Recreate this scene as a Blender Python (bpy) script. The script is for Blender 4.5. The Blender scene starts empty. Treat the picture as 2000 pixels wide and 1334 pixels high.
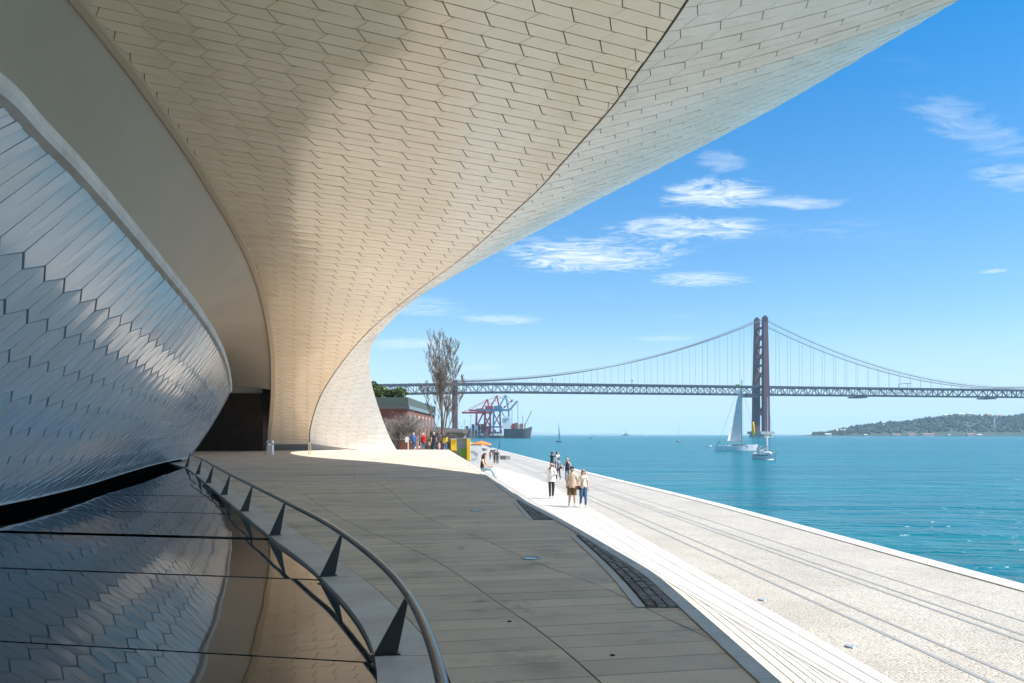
import bpy, bmesh, math, random
import numpy as np
from mathutils import Vector, Matrix

random.seed(7)
R = math.radians
sc = bpy.context.scene
COL = sc.collection

# ------------------------------------------------------------------ camera, sky, sun, exposure
EYE = 1.5                                   # the platform is z = 0
F = 1600.0                                  # focal length in pixels of the 2000 px wide photograph
HY = 849.0                                  # horizon line in the photograph
cam = bpy.data.cameras.new("camera")
cam.sensor_width = 36.0
cam.lens = 36.0 * F / 2000.0
cam.shift_y = (HY - 667.0) / 2000.0
cam.clip_start = 0.05
cam.clip_end = 40000
camo = bpy.data.objects.new("camera", cam)
COL.objects.link(camo)
camo.location = (0, 0, EYE)
camo.rotation_euler = (R(90), 0, 0)
sc.camera = camo

SUN_EL, SUN_AZ = R(51), R(103)               # azimuth clockwise from +Y (the view direction)
sun_dir = Vector((math.sin(SUN_AZ) * math.cos(SUN_EL), math.cos(SUN_AZ) * math.cos(SUN_EL), math.sin(SUN_EL)))
sun = bpy.data.lights.new("sun", 'SUN')
sun.energy = 4.3
sun.angle = R(0.53)
sun.color = (1.0, 0.95, 0.875)
suno = bpy.data.objects.new("sun", sun)
COL.objects.link(suno)
suno.location = (40, 10, 60)
suno.rotation_euler = sun_dir.to_track_quat('Z', 'Y').to_euler()

sc.view_settings.view_transform = 'Standard'
sc.view_settings.look = 'None'
sc.view_settings.exposure = 0.97
sc.view_settings.gamma = 1.0
sc.view_settings.use_curve_mapping = False
sc.cycles.volume_bounces = 3
sc.cycles.max_bounces = 10
sc.cycles.diffuse_bounces = 6

def px_dir(px, py):
    return ((px - 1000.0) / F, 1.0, (HY - py) / F)

def at(px, py, y):
    """point at distance y ahead seen at that pixel of the photograph"""
    d = px_dir(px, py)
    return Vector((d[0] * y, y, EYE + d[2] * y))

def ground(px, py, z=0.0):
    y = (EYE - z) * F / (py - HY)
    return Vector(((px - 1000.0) / F * y, y, z))

def build_world():
    w = bpy.data.worlds.new("World")
    sc.world = w
    w.use_nodes = True
    nt = w.node_tree
    N, L = nt.nodes, nt.links
    for n in list(N):
        N.remove(n)
    out = N.new('ShaderNodeOutputWorld')
    bg = N.new('ShaderNodeBackground')
    sky = N.new('ShaderNodeTexSky')
    sky.sky_type = 'NISHITA'
    sky.sun_disc = False
    sky.sun_elevation = SUN_EL
    sky.sun_rotation = SUN_AZ
    sky.altitude = 0
    sky.air_density = 1.0
    sky.dust_density = 0.2
    sky.ozone_density = 1.5
    bg.inputs['Strength'].default_value = 0.12
    L.new(bg.outputs[0], out.inputs[0])
    hsv = N.new('ShaderNodeHueSaturation')
    hsv.inputs['Saturation'].default_value = 1.22
    hsv.inputs['Hue'].default_value = 0.497
    hsv.inputs['Saturation'].default_value = 1.0
    L.new(sky.outputs[0], hsv.inputs['Color'])
    # cirrus: the view direction is cast on a flat layer overhead (x/z, y/z)
    tc = N.new('ShaderNodeTexCoord')
    sep = N.new('ShaderNodeSeparateXYZ')
    L.new(tc.outputs['Generated'], sep.inputs[0])
    def m(op, a, b=None, c=None, clamp=False):
        n = N.new('ShaderNodeMath')
        n.operation = op
        n.use_clamp = clamp
        for i, x in enumerate((a, b, c)):
            if x is None:
                continue
            if isinstance(x, (int, float)):
                n.inputs[i].default_value = x
            else:
                L.new(x, n.inputs[i])
        return n.outputs[0]
    # clear deep blue above, pale towards the horizon
    gr = N.new('ShaderNodeValToRGB')
    e = gr.color_ramp.elements
    for pos, c in ((0.0, (0.60, 0.64, 0.71)), (0.14, (0.52, 0.575, 0.70)), (0.30, (0.32, 0.74, 0.92)), (0.45, (0.045, 0.51, 0.81))):
        el = e[0] if pos == 0 else (e[1] if pos == 0.45 else e.new(pos))
        el.position = pos
        el.color = (*c, 1)
    L.new(sep.outputs['Z'], gr.inputs[0])
    gm = N.new('ShaderNodeMix')
    gm.data_type = 'RGBA'
    gm.blend_type = 'MULTIPLY'
    gm.inputs['Factor'].default_value = 1.0
    L.new(hsv.outputs['Color'], gm.inputs[6])
    L.new(gr.outputs[0], gm.inputs[7])
    hz = N.new('ShaderNodeMix')
    hz.data_type = 'RGBA'
    L.new(m('MULTIPLY_ADD', sep.outputs['Z'], -7.5, 0.95, True), hz.inputs['Factor'])
    L.new(gm.outputs[2], hz.inputs[6])
    hz.inputs[7].default_value = (2.55, 3.55, 4.4, 1)
    zc = m('MAXIMUM', sep.outputs['Z'], 0.03)
    X = m('DIVIDE', sep.outputs['X'], zc)
    Y = m('DIVIDE', sep.outputs['Y'], zc)
    comb = N.new('ShaderNodeCombineXYZ')
    L.new(X, comb.inputs[0])
    L.new(m('MULTIPLY', Y, 1.0), comb.inputs[1])
    def noise(scale, detail, rough, dist, sx, sy, rot, off):
        mp = N.new('ShaderNodeMapping')
        mp.inputs['Scale'].default_value = (sx, sy, 1)
        mp.inputs['Rotation'].default_value = (0, 0, rot)
        mp.inputs['Location'].default_value = off
        L.new(comb.outputs[0], mp.inputs[0])
        n = N.new('ShaderNodeTexNoise')
        n.inputs['Scale'].default_value = scale
        n.inputs['Detail'].default_value = detail
        n.inputs['Roughness'].default_value = rough
        n.inputs['Distortion'].default_value = dist
        L.new(mp.outputs[0], n.inputs['Vector'])
        return n.outputs['Fac']
    fine = noise(4.2, 13, 0.70, 2.2, 0.8, 1.0, 0.45, (3.1, 0.4, 0))
    soft = noise(0.9, 4, 0.5, 0.6, 0.8, 1.2, 0.2, (7.7, 2.3, 0))
    # scattered thin veils everywhere
    veil = m('MULTIPLY', m('MULTIPLY_ADD', soft, 5.0, -2.95, True), m('MULTIPLY_ADD', fine, 3.2, -1.35, True))
    veil = m('MULTIPLY', veil, 0.30)
    total = veil
    # the separate cirrus tufts, as ellipses on that layer (centre, half axes, heading, weight)
    def layer(px, py):
        d = px_dir(px, py)
        return d[0] / d[2], d[1] / d[2]
    tufts = [((1340, 362), (1470, 388), 26, 1.0), ((1480, 388), (1640, 399), 9, 0.55),
             ((1060, 478), (1250, 520), 36, 1.0), ((1250, 432), (1420, 462), 26, 0.95),
             ((1300, 540), (1420, 553), 12, 0.7), ((1830, 195), (1990, 300), 30, 0.30),
             ((1935, 325), (2040, 370), 26, 0.42), ((925, 618), (1020, 630), 10, 0.6),
             ((740, 600), (880, 596), 15, 0.38), ((725, 678), (860, 664), 9, 0.6),
             ((905, 716), (970, 718), 5, 0.4), ((1390, 300), (1440, 330), 18, 0.35),
             ((1240, 662), (1350, 660), 4, 0.4), ((1930, 528), (1950, 532), 6, 0.5)]
    for (p0, p1, hw, wt) in tufts:
        a, b = layer(*p0), layer(*p1)
        cx, cy = (a[0] + b[0]) / 2, (a[1] + b[1]) / 2
        ux, uy = b[0] - a[0], b[1] - a[1]
        ln = math.hypot(ux, uy)
        ux, uy = ux / ln, uy / ln
        mx, my = (p0[0] + p1[0]) / 2, (p0[1] + p1[1]) / 2
        up, dn = layer(mx, my - hw), layer(mx, my + hw)
        half = abs((dn[0] - up[0]) * -uy + (dn[1] - up[1]) * ux) / 2 + 0.02
        dx = m('SUBTRACT', X, cx)
        dy = m('SUBTRACT', Y, cy)
        along = m('DIVIDE', m('ADD', m('MULTIPLY', dx, ux), m('MULTIPLY', dy, uy)), ln * 0.85)
        across = m('DIVIDE', m('ADD', m('ADD', m('MULTIPLY', dx, -uy), m('MULTIPLY', dy, ux)), m('MULTIPLY_ADD', soft, half * 2.4, -half * 1.2)), half * 1.7)
        r2 = m('ADD', m('MULTIPLY', along, along), m('MULTIPLY', across, across))
        body = m('SUBTRACT', 1.0, r2, None, True)
        dens = m('MULTIPLY', m('MULTIPLY_ADD', m('ADD', m('MULTIPLY', body, 0.27), fine), 3.3, -1.92, True), m('MULTIPLY', body, 1.5, None, True))
        total = m('MAXIMUM', total, m('MULTIPLY', dens, wt))
    total = m('MULTIPLY', total, m('MULTIPLY_ADD', sep.outputs['Z'], 30.0, -0.9, True))
    mix = N.new('ShaderNodeMix')
    mix.data_type = 'RGBA'
    L.new(total, mix.inputs['Factor'])
    L.new(hz.outputs[2], mix.inputs[6])
    mix.inputs[7].default_value = (4.1, 4.55, 4.85, 1)
    L.new(mix.outputs[2], bg.inputs['Color'])
build_world()

# ------------------------------------------------------------------ helpers
def node_mat(name, base, rough=0.6, metal=0.0, spec=0.5, coat=0.0):
    m = bpy.data.materials.new(name)
    m.use_nodes = True
    p = m.node_tree.nodes['Principled BSDF']
    p.inputs['Base Color'].default_value = (*base, 1)
    p.inputs['Roughness'].default_value = rough
    p.inputs['Metallic'].default_value = metal
    p.inputs['Specular IOR Level'].default_value = spec
    p.inputs['Coat Weight'].default_value = coat
    return m

class NT:
    """small helper round a material's nodes"""
    def __init__(self, mat):
        self.m = mat
        self.t = mat.node_tree
        self.p = self.t.nodes['Principled BSDF']
        self.co = self.t.nodes.new('ShaderNodeTexCoord')
    def link(self, a, b):
        self.t.links.new(a, b)
    def new(self, k):
        return self.t.nodes.new(k)
    def geo(self):
        return self.new('ShaderNodeNewGeometry').outputs['Position']
    def noise(self, scale, detail=4, rough=0.55, vec=None, dist=0.0, stretch=None, rot=0.0):
        n = self.new('ShaderNodeTexNoise')
        n.inputs['Scale'].default_value = scale
        n.inputs['Detail'].default_value = detail
        n.inputs['Roughness'].default_value = rough
        n.inputs['Distortion'].default_value = dist
        v = vec or self.geo()
        if stretch:
            mp = self.new('ShaderNodeMapping')
            mp.inputs['Scale'].default_value = stretch
            mp.inputs['Rotation'].default_value = (0, 0, rot)
            self.link(v, mp.inputs[0])
            v = mp.outputs[0]
        self.link(v, n.inputs['Vector'])
        return n.outputs['Fac']
    def ramp(self, fac, stops):
        r = self.new('ShaderNodeValToRGB')
        e = r.color_ramp.elements
        while len(e) < len(stops):
            e.new(0.5)
        for k, (p, c) in enumerate(stops):
            e[k].position = p
            e[k].color = (*c, 1) if len(c) == 3 else c
        self.link(fac, r.inputs[0])
        return r.outputs[0]
    def math(self, op, a, b=None, clamp=False):
        n = self.new('ShaderNodeMath')
        n.operation = op
        n.use_clamp = clamp
        for i, x in enumerate((a, b)):
            if x is None:
                continue
            if isinstance(x, (int, float)):
                n.inputs[i].default_value = x
            else:
                self.link(x, n.inputs[i])
        return n.outputs[0]
    def mul(self, a, b, fac=1.0):
        n = self.new('ShaderNodeMix')
        n.data_type = 'RGBA'
        n.blend_type = 'MULTIPLY'
        if isinstance(fac, (int, float)):
            n.inputs['Factor'].default_value = fac
        else:
            self.link(fac, n.inputs['Factor'])
        for i, x in ((6, a), (7, b)):
            if isinstance(x, tuple):
                n.inputs[i].default_value = (*x, 1)
            else:
                self.link(x, n.inputs[i])
        return n.outputs[2]
    def mix(self, a, b, fac):
        n = self.new('ShaderNodeMix')
        n.data_type = 'RGBA'
        self.link(fac, n.inputs['Factor'])
        for i, x in ((6, a), (7, b)):
            if isinstance(x, tuple):
                n.inputs[i].default_value = (*x, 1)
            else:
                self.link(x, n.inputs[i])
        return n.outputs[2]
    def rand(self):
        return self.new('ShaderNodeObjectInfo').outputs['Random']
    def island(self):
        return self.new('ShaderNodeNewGeometry').outputs['Random Per Island']
    def color(self, c):
        self.link(c, self.p.inputs['Base Color'])
    def rough(self, c):
        self.link(c, self.p.inputs['Roughness'])
    def bump(self, h, strength=0.3, dist=0.02):
        b = self.new('ShaderNodeBump')
        b.inputs['Strength'].default_value = strength
        b.inputs['Distance'].default_value = dist
        self.link(h, b.inputs['Height'])
        self.link(b.outputs[0], self.p.inputs['Normal'])

class MB:
    def __init__(self):
        self.v, self.f, self.mi = [], [], []
    def add(self, vs, fs, mi=0):
        o = len(self.v)
        self.v += [tuple(q) for q in vs]
        self.f += [tuple(i + o for i in q) for q in fs]
        self.mi += [mi] * len(fs)
        return self
    def box(self, c, s, rz=0.0, mi=0, mat=None):
        hx, hy, hz = s[0] / 2, s[1] / 2, s[2] / 2
        M = mat or Matrix.Rotation(rz, 3, 'Z')
        vs = [Vector(c) + M @ Vector((x * hx, y * hy, z * hz)) for z in (-1, 1) for y in (-1, 1) for x in (-1, 1)]
        return self.add(vs, [(0, 2, 3, 1), (4, 5, 7, 6), (0, 1, 5, 4), (2, 6, 7, 3), (0, 4, 6, 2), (1, 3, 7, 5)], mi)
    def bar(self, a, b, w, h=None, mi=0):
        a, b = Vector(a), Vector(b)
        d = b - a
        q = d.to_track_quat('Z', 'Y').to_matrix()
        return self.box((a + b) / 2, (w, h or w, d.length), mi=mi, mat=q)
    def tube(self, pts, r, n=8, mi=0, caps=True):
        pts = [Vector(p) for p in pts]
        rs = r if isinstance(r, (list, tuple)) else [r] * len(pts)
        vs, fs = [], []
        prev = None
        for i, p in enumerate(pts):
            d = (pts[min(i + 1, len(pts) - 1)] - pts[max(i - 1, 0)]).normalized()
            ref = prev if prev is not None else (Vector((0, 0, 1)) if abs(d.z) < 0.9 else Vector((1, 0, 0)))
            e1 = (ref - d * ref.dot(d)).normalized()
            prev = e1
            e2 = d.cross(e1)
            for k in range(n):
                t = 2 * math.pi * k / n
                vs.append(p + (e1 * math.cos(t) + e2 * math.sin(t)) * rs[i])
        for i in range(len(pts) - 1):
            for k in range(n):
                a, b = i * n + k, i * n + (k + 1) % n
                fs.append((a, b, b + n, a + n))
        if caps:
            fs.append(tuple(reversed(range(n))))
            fs.append(tuple(range((len(pts) - 1) * n, len(pts) * n)))
        return self.add(vs, fs, mi)
    def disc(self, c, r, h, n=20, mi=0, r2=None):
        c = Vector(c)
        r2 = r if r2 is None else r2
        vs = [c + Vector((math.cos(2 * math.pi * k / n) * r, math.sin(2 * math.pi * k / n) * r, 0)) for k in range(n)]
        vs += [c + Vector((math.cos(2 * math.pi * k / n) * r2, math.sin(2 * math.pi * k / n) * r2, h)) for k in range(n)]
        fs = [(k, (k + 1) % n, n + (k + 1) % n, n + k) for k in range(n)] + [tuple(reversed(range(n))), tuple(range(n, 2 * n))]
        return self.add(vs, fs, mi)
    def ell(self, c, r, nu=10, nv=7, mi=0, keep=None):
        c = Vector(c)
        vs, fs = [], []
        for j in range(nv + 1):
            ph = math.pi * j / nv
            for i in range(nu):
                th = 2 * math.pi * i / nu
                vs.append(c + Vector((r[0] * math.sin(ph) * math.cos(th), r[1] * math.sin(ph) * math.sin(th), r[2] * math.cos(ph))))
        for j in range(nv):
            for i in range(nu):
                q = (j * nu + i, (j + 1) * nu + i, (j + 1) * nu + (i + 1) % nu, j * nu + (i + 1) % nu)
                if keep is None or keep(sum((vs[k] for k in q), Vector()) / 4 - c):
                    fs.append(q)
        return self.add(vs, fs, mi)
    def grid(self, rows, mi=0):
        n = len(rows[0])
        vs = [p for r in rows for p in r]
        fs = [(i * n + j, i * n + j + 1, (i + 1) * n + j + 1, (i + 1) * n + j) for i in range(len(rows) - 1) for j in range(n - 1)]
        return self.add(vs, fs, mi)
    def mesh(self, name, mats, smooth=False):
        me = bpy.data.meshes.new(name)
        me.from_pydata(self.v, [], self.f)
        for m in (mats if isinstance(mats, (list, tuple)) else [mats]):
            me.materials.append(m)
        if any(self.mi):
            me.polygons.foreach_set('material_index', self.mi)
        if smooth:
            me.polygons.foreach_set('use_smooth', [True] * len(me.polygons))
        me.update()
        return me
    def build(self, name, mats, parent=None, smooth=False):
        o = bpy.data.objects.new(name, self.mesh(name, mats, smooth))
        COL.objects.link(o)
        if parent is not None:
            o.parent = parent
        return o

def put(name, me, parent=None):
    o = bpy.data.objects.new(name, me)
    COL.objects.link(o)
    if parent is not None:
        o.parent = parent
    return o

def thing(name, label, cat, loc=(0, 0, 0), rz=0.0, group=None):
    o = bpy.data.objects.new(name, None)
    COL.objects.link(o)
    o.empty_display_size = 0.3
    o.location = loc
    o.rotation_euler = (0, 0, rz)
    return tag(o, label, cat, group)

def tag(o, label, cat, group=None):
    o['label'] = label
    o['category'] = cat
    if group:
        o['group'] = group
    return o

def struct(o):
    o['kind'] = 'structure'
    return o

def stuff(o):
    o['kind'] = 'stuff'
    return o

def spline(xs, ys):
    """smooth curve through (xs, ys); straight on beyond its ends"""
    xs = np.array(xs, float)
    ys = np.array(ys, float)
    o = np.argsort(xs)
    xs, ys = xs[o], ys[o]
    h = np.diff(xs)
    d = np.diff(ys) / h
    t = np.empty(len(xs))
    t[0], t[-1] = d[0], d[-1]
    for i in range(1, len(xs) - 1):
        t[i] = (d[i - 1] * h[i] + d[i] * h[i - 1]) / (h[i] + h[i - 1])
    def f(x):
        if x <= xs[0]:
            return float(ys[0] + t[0] * (x - xs[0]))
        if x >= xs[-1]:
            return float(ys[-1] + t[-1] * (x - xs[-1]))
        i = int(np.searchsorted(xs, x)) - 1
        s = (x - xs[i]) / h[i]
        return float((1 + 2 * s) * (1 - s) ** 2 * ys[i] + s * (1 - s) ** 2 * h[i] * t[i] + s * s * (3 - 2 * s) * ys[i + 1] + s * s * (s - 1) * h[i] * t[i + 1])
    return f

def project(p):
    if p[1] < 0.2:
        return None
    return 1000 + F * p[0] / p[1], HY - F * (p[2] - EYE) / p[1]

def pxarea(ps):
    q = [project(p) for p in ps]
    if any(k is None for k in q):
        return 0.0
    cx = sum(k[0] for k in q) / len(q)
    cy = sum(k[1] for k in q) / len(q)
    if not (-20 < cx < 2020 and -20 < cy < 1354):
        return 0.0
    return abs(sum(q[i][0] * q[(i + 1) % len(q)][1] - q[(i + 1) % len(q)][0] * q[i][1] for i in range(len(q)))) / 2

# ------------------------------------------------------------------ materials
M = {}
def mats():
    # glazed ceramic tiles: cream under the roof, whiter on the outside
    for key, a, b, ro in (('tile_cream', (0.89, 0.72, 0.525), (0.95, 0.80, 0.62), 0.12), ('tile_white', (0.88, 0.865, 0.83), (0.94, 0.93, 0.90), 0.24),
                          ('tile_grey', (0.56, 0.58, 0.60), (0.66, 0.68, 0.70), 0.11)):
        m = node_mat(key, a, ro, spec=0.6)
        n = NT(m)
        r = n.math('ADD', n.math('MULTIPLY', n.rand(), 0.5), n.math('MULTIPLY', n.island(), 0.5))
        c = n.mix(a, b, r)
        d = n.ramp(n.noise(1.1, 5, 0.6), [(0.35, (0.93, 0.92, 0.90)), (0.65, (1, 1, 1))])
        n.color(n.mul(c, d))
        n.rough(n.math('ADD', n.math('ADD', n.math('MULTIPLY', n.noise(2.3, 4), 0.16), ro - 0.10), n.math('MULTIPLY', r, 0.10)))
        n.bump(n.noise(0.9, 3, 0.5), 0.10, 0.03)
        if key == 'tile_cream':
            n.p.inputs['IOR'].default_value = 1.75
        if key == 'tile_white':
            n.p.inputs['Specular IOR Level'].default_value = 0.3
        M[key] = m
    M['joint'] = node_mat('joint', (0.10, 0.075, 0.05), 0.9)
    M['joint_light'] = node_mat('joint_light', (0.40, 0.37, 0.33), 0.9)
    M['joint_dark'] = node_mat('joint_dark', (0.045, 0.05, 0.055), 0.9)
    M['trim'] = node_mat('trim', (0.60, 0.50, 0.37), 0.4)
    m = node_mat('plaster', (0.52, 0.495, 0.46), 0.75)
    n = NT(m)
    n.color(n.ramp(n.noise(0.16, 4), [(0.3, (0.42, 0.38, 0.325)), (0.7, (0.50, 0.45, 0.385))]))
    n.bump(n.noise(9, 4), 0.05, 0.01)
    M['plaster'] = m
    m = node_mat('coping', (0.5, 0.48, 0.46), 0.55)
    n = NT(m)
    n.color(n.mul(n.ramp(n.noise(1.4, 8, 0.65), [(0.3, (0.54, 0.47, 0.41)), (0.5, (0.66, 0.60, 0.54)), (0.72, (0.75, 0.71, 0.66))]),
                  n.ramp(n.noise(60, 3), [(0.3, (0.86, 0.86, 0.86)), (0.7, (1, 1, 1))])))
    n.bump(n.noise(40, 4), 0.12, 0.004)
    M['coping'] = m
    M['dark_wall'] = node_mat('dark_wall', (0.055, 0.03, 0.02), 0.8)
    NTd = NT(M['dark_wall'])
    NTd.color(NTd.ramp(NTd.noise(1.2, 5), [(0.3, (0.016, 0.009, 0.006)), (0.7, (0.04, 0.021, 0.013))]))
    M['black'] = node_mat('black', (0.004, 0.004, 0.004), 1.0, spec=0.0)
    # black polished roof glass, slightly wavy
    m = node_mat('black_glass', (0.012, 0.014, 0.016), 0.012, spec=1.0)
    m.node_tree.nodes['Principled BSDF'].inputs['IOR'].default_value = 1.68
    n = NT(m)
    n.rough(n.ramp(n.noise(1.7, 7, 0.7), [(0.45, (0.012, 0.012, 0.012)), (0.75, (0.06, 0.06, 0.06))]))
    n.color(n.ramp(n.noise(2.3, 8, 0.7), [(0.45, (0.010, 0.012, 0.014)), (0.8, (0.035, 0.036, 0.037))]))
    n.bump(n.noise(0.9, 1.0, 0.4, stretch=(1.0, 0.55, 1)), 0.11, 0.05)
    M['black_glass'] = m
    M['black_steel'] = node_mat('black_steel', (0.018, 0.018, 0.02), 0.30, metal=0.0, spec=0.6)
    M['rail_steel'] = node_mat('rail_steel', (0.055, 0.055, 0.06), 0.2, metal=0.85)
    # paving slabs of the platform
    m = node_mat('slab', (0.35, 0.33, 0.30), 0.72)
    n = NT(m)
    base = n.mix((0.59, 0.475, 0.365), (0.84, 0.675, 0.495), n.math('ADD', n.math('MULTIPLY', n.rand(), 0.55), n.math('MULTIPLY', n.noise(0.35, 3, 0.5), 0.55)))
    dirt = n.ramp(n.noise(1.3, 7, 0.62, stretch=(0.9, 1.1, 1), rot=-0.19), [(0.32, (0.66, 0.655, 0.65)), (0.44, (0.95, 0.95, 0.95)), (0.7, (1.10, 1.09, 1.08))])
    spots = n.ramp(n.noise(0.8, 6, 0.7, dist=0.8), [(0.27, (0.52, 0.51, 0.51)), (0.37, (1, 1, 1))])
    grain = n.ramp(n.noise(70, 3), [(0.3, (0.86, 0.86, 0.86)), (0.7, (1.06, 1.06, 1.06))])
    n.color(n.mul(n.mul(n.mul(base, dirt), spots), grain))
    n.bump(n.noise(55, 5, 0.7), 0.18, 0.004)
    M['slab'] = m
    m = node_mat('slab_far', (0.35, 0.33, 0.30), 0.75)
    n = NT(m)
    mp = n.new('ShaderNodeMapping')
    mp.inputs['Rotation'].default_value = (0, 0, -0.19)
    n.link(n.geo(), mp.inputs[0])
    br = n.new('ShaderNodeTexBrick')
    br.inputs['Scale'].default_value = 1.0
    br.inputs['Brick Width'].default_value = 2.2
    br.inputs['Row Height'].default_value = 0.34
    br.inputs['Mortar Size'].default_value = 0.007
    br.inputs['Color1'].default_value = (0.57, 0.485, 0.395, 1)
    br.inputs['Color2'].default_value = (0.68, 0.58, 0.46, 1)
    br.inputs['Mortar'].default_value = (0.15, 0.14, 0.13, 1)
    n.link(mp.outputs[0], br.inputs['Vector'])
    dirt = n.ramp(n.noise(0.5, 7, 0.65, stretch=(0.4, 1.4, 1), rot=-0.19), [(0.36, (0.66, 0.65, 0.64)), (0.55, (1, 1, 1))])
    n.color(n.mul(br.outputs['Color'], dirt))
    M['slab_far'] = m
    M['gap'] = node_mat('gap', (0.03, 0.028, 0.025), 0.95)
    # pale limestone
    for key, lo, hi in (('limestone', (0.48, 0.465, 0.435), (0.62, 0.605, 0.575)), ('limestone_warm', (0.56, 0.50, 0.40), (0.74, 0.69, 0.60)), ('limestone_band', (0.46, 0.445, 0.415), (0.60, 0.585, 0.555))):
        m = node_mat(key, lo, 0.6)
        n = NT(m)
        n.color(n.mul(n.ramp(n.noise(1.6, 8, 0.68), [(0.32, lo), (0.66, hi)]), n.mix((0.9, 0.9, 0.9), (1, 1, 1), n.rand())))
        n.bump(n.noise(30, 4), 0.1, 0.004)
        M[key] = m
    # calcada: small irregular pale stones
    m = node_mat('calcada', (0.55, 0.52, 0.48), 0.65)
    n = NT(m)
    pos = n.geo()
    vo = n.new('ShaderNodeTexVoronoi')
    vo.feature = 'DISTANCE_TO_EDGE'
    vo.inputs['Scale'].default_value = 14.0
    vo.inputs['Randomness'].default_value = 0.7
    n.link(pos, vo.inputs['Vector'])
    vc = n.new('ShaderNodeTexVoronoi')
    vc.inputs['Scale'].default_value = 14.0
    vc.inputs['Randomness'].default_value = 0.7
    n.link(pos, vc.inputs['Vector'])
    stone = n.mix((0.385, 0.362, 0.325), (0.53, 0.505, 0.46), n.math('ADD', n.math('MULTIPLY', n.math('POWER', vc.outputs['Color'], 1.0), 0.75), n.math('MULTIPLY', n.noise(0.25, 5, 0.6), 0.4)))
    gapf = n.ramp(vo.outputs['Distance'], [(0.02, (0.50, 0.46, 0.41)), (0.11, (1, 1, 1))])
    wear = n.ramp(n.noise(0.5, 7, 0.65), [(0.3, (0.86, 0.85, 0.84)), (0.6, (1, 1, 1))])
    n.color(n.mul(n.mul(stone, gapf), wear))
    n.bump(n.math('MINIMUM', vo.outputs['Distance'], 0.25), 0.35, 0.03)
    M['calcada'] = m
    m = node_mat('setts', (0.16, 0.15, 0.145), 0.7)
    n = NT(m)
    n.color(n.mul(n.mix((0.15, 0.13, 0.115), (0.30, 0.275, 0.26), n.rand()), n.ramp(n.noise(25, 3), [(0.3, (0.75, 0.75, 0.75)), (0.7, (1.1, 1.1, 1.1))])))
    n.bump(n.noise(40, 3), 0.2, 0.004)
    M['setts'] = m
    M['track'] = node_mat('track', (0.27, 0.275, 0.27), 0.5)
    # river
    m = node_mat('river', (0.035, 0.215, 0.30), 0.21, spec=0.25)
    p = m.node_tree.nodes['Principled BSDF']
    p.inputs['IOR'].default_value = 1.33
    n = NT(m)
    big = n.noise(0.010, 7, 0.68, stretch=(0.6, 2.6, 1), rot=0.15)
    n.color(n.ramp(big, [(0.32, (0.000, 0.098, 0.150)), (0.68, (0.002, 0.150, 0.178))]))
    h1 = n.noise(1.0, 3, 0.55, stretch=(0.55, 1.5, 1), rot=0.25)
    h2 = n.noise(0.22, 4, 0.6, stretch=(0.6, 1.6, 1), rot=0.15)
    h3 = n.noise(0.05, 3, 0.6, stretch=(0.5, 1.8, 1), rot=0.1)
    n.bump(n.math('ADD', n.math('ADD', n.math('MULTIPLY', h1, 0.45), n.math('MULTIPLY', h2, 1.3)), n.math('MULTIPLY', h3, 2.5)), 1.0, 1.0)
    M['river'] = m
    m = node_mat('brick_wall', (0.30, 0.10, 0.06), 0.8)
    n = NT(m)
    br = n.new('ShaderNodeTexBrick')
    br.inputs['Scale'].default_value = 1.6
    br.inputs['Color1'].default_value = (0.24, 0.065, 0.04, 1)
    br.inputs['Color2'].default_value = (0.17, 0.05, 0.032, 1)
    br.inputs['Mortar'].default_value = (0.20, 0.10, 0.075, 1)
    mp = n.new('ShaderNodeMapping')
    mp.inputs['Rotation'].default_value = (R(90), 0, 0)
    n.link(n.co.outputs['Object'], mp.inputs[0])
    n.link(mp.outputs[0], br.inputs['Vector'])
    n.color(n.mul(br.outputs['Color'], n.ramp(n.noise(0.5, 5), [(0.3, (0.7, 0.7, 0.7)), (0.7, (1.1, 1.1, 1.1))])))
    M['brick_wall'] = m
    def plain(key, c, r=0.6, **kw):
        M[key] = node_mat(key, c, r, **kw)
        n = NT(M[key])
        n.color(n.mul(c, n.ramp(n.noise(2.0, 4), [(0.3, (0.86, 0.86, 0.86)), (0.7, (1.05, 1.05, 1.05))])))
    plain('bridge_steel', (0.028, 0.038, 0.07), 0.6)
    plain('bridge_red', (0.075, 0.014, 0.035), 0.6)
    plain('pier_red', (0.17, 0.06, 0.045), 0.6)
    plain('bridge_cable', (0.16, 0.16, 0.18), 0.6)
    plain('concrete', (0.40, 0.39, 0.37), 0.8)
    plain('dark_concrete', (0.16, 0.155, 0.15), 0.8)
    plain('white_paint', (0.80, 0.80, 0.79), 0.35)
    plain('sail', (0.74, 0.73, 0.70), 0.7)
    plain('navy_paint', (0.03, 0.04, 0.08), 0.4)
    plain('yellow_paint', (0.80, 0.52, 0.01), 0.45)
    plain('green_paint', (0.13, 0.28, 0.02), 0.5)
    plain('grey_paint', (0.20, 0.215, 0.215), 0.5)
    plain('orange_cloth', (0.85, 0.22, 0.03), 0.7)
    plain('red_paint', (0.42, 0.03, 0.06), 0.5)
    plain('blue_paint', (0.08, 0.20, 0.33), 0.5)
    plain('steel', (0.30, 0.31, 0.32), 0.35, metal=0.6)
    plain('glass_dark', (0.02, 0.03, 0.035), 0.1)
    plain('roof_dark', (0.075, 0.068, 0.058), 0.8)
    plain('planter', (0.075, 0.10, 0.085), 0.7)
    plain('hull_dark', (0.055, 0.06, 0.08), 0.5)
    plain('bark', (0.17, 0.135, 0.10), 0.9)
    plain('twig', (0.20, 0.16, 0.13), 0.9)
    plain('twig_grey', (0.20, 0.175, 0.15), 0.9)
    plain('leaf', (0.075, 0.115, 0.02), 0.6)
    plain('leaf_dark', (0.04, 0.065, 0.02), 0.6)
    plain('hill_leaf', (0.020, 0.042, 0.032), 0.9)
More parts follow.
